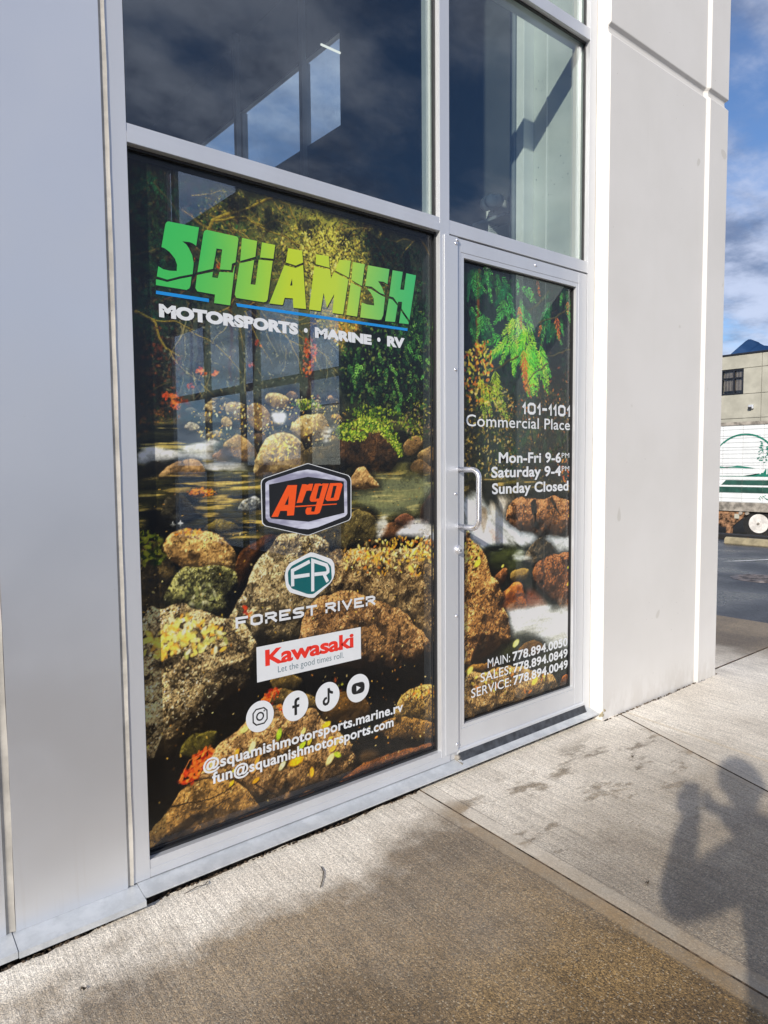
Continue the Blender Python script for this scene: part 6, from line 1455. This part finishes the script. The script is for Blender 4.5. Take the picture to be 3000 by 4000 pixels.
# undercarriage
box('chassis', TX + .15, TX + 2.3, 3.0, Y1, tz(.36), tz(.484), 'under', tr, 0)
prism('landing_gear_plate', [(ty(6.55), tz(.47)), (ty(5.86), tz(.47)), (ty(6.12), tz(.24)), (ty(6.20), tz(.16)), (ty(6.40), tz(.16)), (ty(6.55), tz(.30))], 'x', TX + .05, TX + .10, 'rust', tr, 0)
box('landing_leg', TX + .04, TX + .20, ty(6.21), ty(6.30), tz(.02), tz(.158), 'rust', tr, .008)
box('landing_foot', TX + .0, TX + .24, ty(6.19), ty(6.32), -.92, tz(.019), 'rail', tr, .005)
box('placard', TX + .02, TX + .048, ty(6.05), ty(6.14), tz(.34), tz(.43), 'grey_conc', tr, .004)
for v in (6.02, 5.90): cyl('air_coupling', (TX - .02, ty(v), tz(.45)), (TX + .12, ty(v), tz(.45)), .05, 'rail', tr, seg=16)
for yw in (5.70, 4.85):
    wy, wz = ty(yw), tz(.262)
    whl = thing('wheel_pivot', (TX, wy, wz)) if False else None
    wh = cyl('wheel', (TX + .10, wy, wz - .02), (TX + .45, wy, wz - .02), .46, 'under', tr, seg=40)
    cyl('wheel_disc', (TX + .075, wy, wz), (TX + .099, wy, wz), .285, 'hub', wh, seg=40)
    cyl('wheel_dish', (TX + .060, wy, wz), (TX + .074, wy, wz), .10, 'hub', wh, r1=.10, seg=28)
    cyl('hub_cap', (TX + .02, wy, wz), (TX + .059, wy, wz), .035, 'rail', wh, seg=18)
# dry grass under the trailer
bm = bmesh.new(); rg = random.Random(8)
for k in range(500):
    x, y = rg.uniform(20.4, 21.9), rg.uniform(7.8, 9.4); h = rg.uniform(.08, .30); a = rg.uniform(0, 6.28); l = rg.uniform(0, .15)
    vs = [bm.verts.new(p) for p in ((x, y, -.92), (x + .012, y + .012, -.92), (x + math.cos(a) * l, y + math.sin(a) * l, -.92 + h))]; bm.faces.new(vs)
tag(from_bm('dry_grass', bm, 'drygrass'), 'dry brown grass tufts in front of the trailer wheel', 'grass', kind='stuff')

# far mountain
def ridge():
    bm = bmesh.new(); X0 = 4200.0; rr_ = random.Random(4)
    prof = [(-3000, 160), (-1500, 420), (0, 520), (900, 560), (1400, 600), (1600, 640), (1694, 663), (1742, 680), (1763, 706), (1777, 713), (1798, 700), (1826, 667), (1861, 632), (1933, 585), (2100, 520), (2600, 400), (3400, 250), (5200, 150)]
    ys_ = np.concatenate([np.linspace(-3000, 1500, 60), np.linspace(1515, 2100, 90), np.linspace(2130, 5200, 60)]); hs = np.interp(ys_, [p[0] for p in prof], [p[1] for p in prof])
    rows = []
    for j in range(26):
        u = j / 25; row = []
        for i, y in enumerate(ys_):
            f = (1 - abs(u * 2 - 1)) ** .9
            nn = (float(vnoise(np.array(y / 60.0), np.array(u * 9 + 3), 801)) - .5) * 26 * f + (float(vnoise(np.array(y / 16.0), np.array(u * 22), 802)) - .5) * 16 * f
            row.append(bm.verts.new((X0 - 1300 + u * 2600, y, max(-1, hs[i] * f + nn))))
        rows.append(row)
    for a, b in zip(rows, rows[1:]):
        for k in range(len(a) - 1): bm.faces.new((a[k], b[k], b[k + 1], a[k + 1]))
    bmesh.ops.recalc_face_normals(bm, faces=bm.faces)
    return from_bm('mountain', bm, 'mount', smooth=True)
tag(ridge(), kind='structure')

# ================================================================ THE PHOTOGRAPHER (casts the shadow on the pavement)
per = thing('person', (-.32, -.42, 0), 'person in a dark jacket holding a phone up with both hands, seen as a shadow', 'person')
def skinned(name, verts, edges, radii, mat, parent, sub=2, root=0):
    me = bpy.data.meshes.new(name); me.from_pydata(verts, edges, []); o = link(name, me, mat, parent)
    md = o.modifiers.new('skin', 'SKIN'); md.use_smooth_shade = True
    for i, r in enumerate(radii):
        me.skin_vertices[0].data[i].radius = (r, r) if not isinstance(r, tuple) else r
        me.skin_vertices[0].data[i].use_root = (i == root)
    s2 = o.modifiers.new('subdivision', 'SUBSURF'); s2.levels = s2.render_levels = sub
    return o
V = dict(pelvis=(-.30, -.46, .96), belly=(-.29, -.47, 1.10), chest=(-.25, -.47, 1.27), upper=(-.235, -.455, 1.38), neck=(-.25, -.43, 1.47), nape=(-.27, -.39, 1.55),
         shL=(-.405, -.375, 1.40), elL=(-.235, -.06, 1.135), wrL=(-.075, -.040, 1.355), shR=(-.065, -.535, 1.40), elR=(.20, -.235, 1.18), wrR=(.075, -.085, 1.36),
         hipL=(-.39, -.41, .92), kneeL=(-.37, -.36, .50), ankL=(-.40, -.40, .10), hipR=(-.21, -.50, .92), kneeR=(-.19, -.46, .50), ankR=(-.22, -.52, .10), toeL=(-.33, -.26, .035), toeR=(-.13, -.38, .035), heelL=(-.41, -.43, .05), heelR=(-.23, -.55, .05))
RAD = dict(pelvis=.155, belly=.145, chest=.165, upper=.13, neck=.065, nape=.060, shL=.09, elL=.060, wrL=.042, shR=.085, elR=.060, wrR=.042, hipL=.10, kneeL=.068, ankL=.046, hipR=.10, kneeR=.068, ankR=.046, toeL=.035, toeR=.035, heelL=.04, heelR=.04)
names = list(V); ix = {n_: i for i, n_ in enumerate(names)}
ED = [('pelvis', 'belly'), ('belly', 'chest'), ('chest', 'upper'), ('upper', 'neck'), ('neck', 'nape'), ('upper', 'shL'), ('shL', 'elL'), ('elL', 'wrL'), ('upper', 'shR'), ('shR', 'elR'), ('elR', 'wrR'),
      ('pelvis', 'hipL'), ('hipL', 'kneeL'), ('kneeL', 'ankL'), ('ankL', 'toeL'), ('pelvis', 'hipR'), ('hipR', 'kneeR'), ('kneeR', 'ankR'), ('ankR', 'toeR'), ('ankL', 'heelL'), ('ankR', 'heelR')]
skinned('clothed_body', [V[n_] for n_ in names], [(ix[a], ix[b]) for a, b in ED], [RAD[n_] for n_ in names], 'jacket', per)
# head turned to the phone, with nose, ears, eyes, mouth
fw = Vector((.60, .74, -.25)).normalized(); rt_ = fw.cross(Vector((0, 0, 1))).normalized(); up_ = rt_.cross(fw).normalized()
HC = Vector((-.275, -.365, 1.655))
HM = Matrix((rt_, fw, up_)).transposed().to_4x4(); HM.translation = HC
bm = bmesh.new(); bmesh.ops.create_uvsphere(bm, u_segments=32, v_segments=24, radius=1.0)
for v in bm.verts:
    x, y, z = v.co; jaw = max(0, -z)
    sx = .076 * (1 - .28 * jaw ** 1.5); sy = .096 * (1 - .12 * jaw)
    v.co = Vector((x * sx, y * sy + (.012 * jaw if y > 0 else .02 * jaw), z * .118))
    if y > .75 and abs(x) < .5:      # nose, brow, chin
        v.co.y += .022 * math.exp(-((x / .16) ** 2) - ((z + .12) / .20) ** 2) + .006 * math.exp(-((z - .25) / .12) ** 2) + .010 * math.exp(-((x / .35) ** 2) - ((z + .80) / .16) ** 2)
        v.co.y -= .008 * math.exp(-(((abs(x) - .34) / .14) ** 2) - ((z - .05) / .10) ** 2)
for sgn in (-1, 1):
    bmesh.ops.create_uvsphere(bm, u_segments=12, v_segments=8, radius=.03, matrix=Matrix.Translation((sgn * .077, -.005, -.005)) @ Matrix.Diagonal((.3, .6, 1, 1)))
bmesh.ops.transform(bm, matrix=HM, verts=bm.verts)
hd = from_bm('head', bm, 'skin', per, smooth=True)
for sgn in (-1, 1):
    bm = bmesh.new(); bmesh.ops.create_uvsphere(bm, u_segments=12, v_segments=8, radius=.011, matrix=HM @ Matrix.Translation((sgn * .030, .082, .008))); from_bm('eye', bm, 'white', hd, smooth=True)
bm = bmesh.new(); bmesh.ops.create_uvsphere(bm, u_segments=10, v_segments=6, radius=.02, matrix=HM @ Matrix.Translation((0, .094, -.055)) @ Matrix.Diagonal((1.1, .25, .3, 1)))
from_bm('mouth', bm, 'rust', hd, smooth=True)
bm = bmesh.new(); bmesh.ops.create_uvsphere(bm, u_segments=32, v_segments=20, radius=1.0)
kill = [v for v in bm.verts if v.co.z < -.25 or (v.co.y > .45 and v.co.z < .45)]
bmesh.ops.delete(bm, geom=kill, context='VERTS')
for v in bm.verts: v.co = Vector((v.co.x * .096, v.co.y * .120 - .008, v.co.z * .132 + .006)) * (1 + .03 * math.sin(v.co.x * 25) * math.cos(v.co.z * 21))
bmesh.ops.transform(bm, matrix=HM, verts=bm.verts)
from_bm('hair', bm, 'hair', per, smooth=True)
# hands: palm, four fingers and thumb closed on the edges of the phone
PH = Vector((-.012, -.016, 1.425))        # phone centre, just behind the lens
PM = Matrix((RX, RF, -RD)).transposed().to_4x4(); PM.translation = Vector((0, 0, 1.45))
def loc(x, y, z): return tuple(PM @ Vector((x, y, z)))
for sgn, wr in ((-1, 'wrL'), (1, 'wrR')):
    pv = [V[wr], loc(sgn * .060, -.055, -.085), loc(sgn * .050, -.045, -.055)]; pr = [.030, .028, .022]; pe = [(0, 1), (1, 2)]
    for f_ in range(4):
        zf = -.030 - f_ * .021; i0 = len(pv); sc_ = (.95, 1.05, 1.0, .8)[f_]
        pv += [loc(sgn * .062, -.035, zf), loc(sgn * (.062 + .004 * sc_), -.014, zf + .002), loc(sgn * .047, -.006 - .004, zf + .003)]
        pr += [.0105, .009, .008]; pe += [(2, i0), (i0, i0 + 1), (i0 + 1, i0 + 2)]
    i0 = len(pv); pv += [loc(sgn * .042, -.042, -.060), loc(sgn * .026, -.036, -.035)]; pr += [.012, .0095]; pe += [(1, i0), (i0, i0 + 1)]
    skinned('hand', pv, pe, pr, 'skin', per, 1)
ph = thing('smartphone', tuple(PM @ Vector((0, -.02, -.06))), 'black phone held upright in both hands of the photographer', 'phone')
def pbox(name, x0, x1, y0, y1, z0, z1, mat, bev):
    bm = bmesh.new(); box_bm(bm, x0, x1, y0, y1, z0, z1, bev); bmesh.ops.transform(bm, matrix=PM, verts=bm.verts)
    return from_bm(name, bm, mat, ph)
pbox('phone_body', -.050, .028, -.030, -.021, -.145, .020, 'black', .004)
pbox('phone_screen', -.047, .025, -.0312, -.0302, -.142, .017, 'gasket', 0)
for z in (.002, -.022, -.046): cyl('camera_lens', PM @ Vector((.012, -.0215, z)), PM @ Vector((.012, -.019, z)), .008, 'gasket', ph)
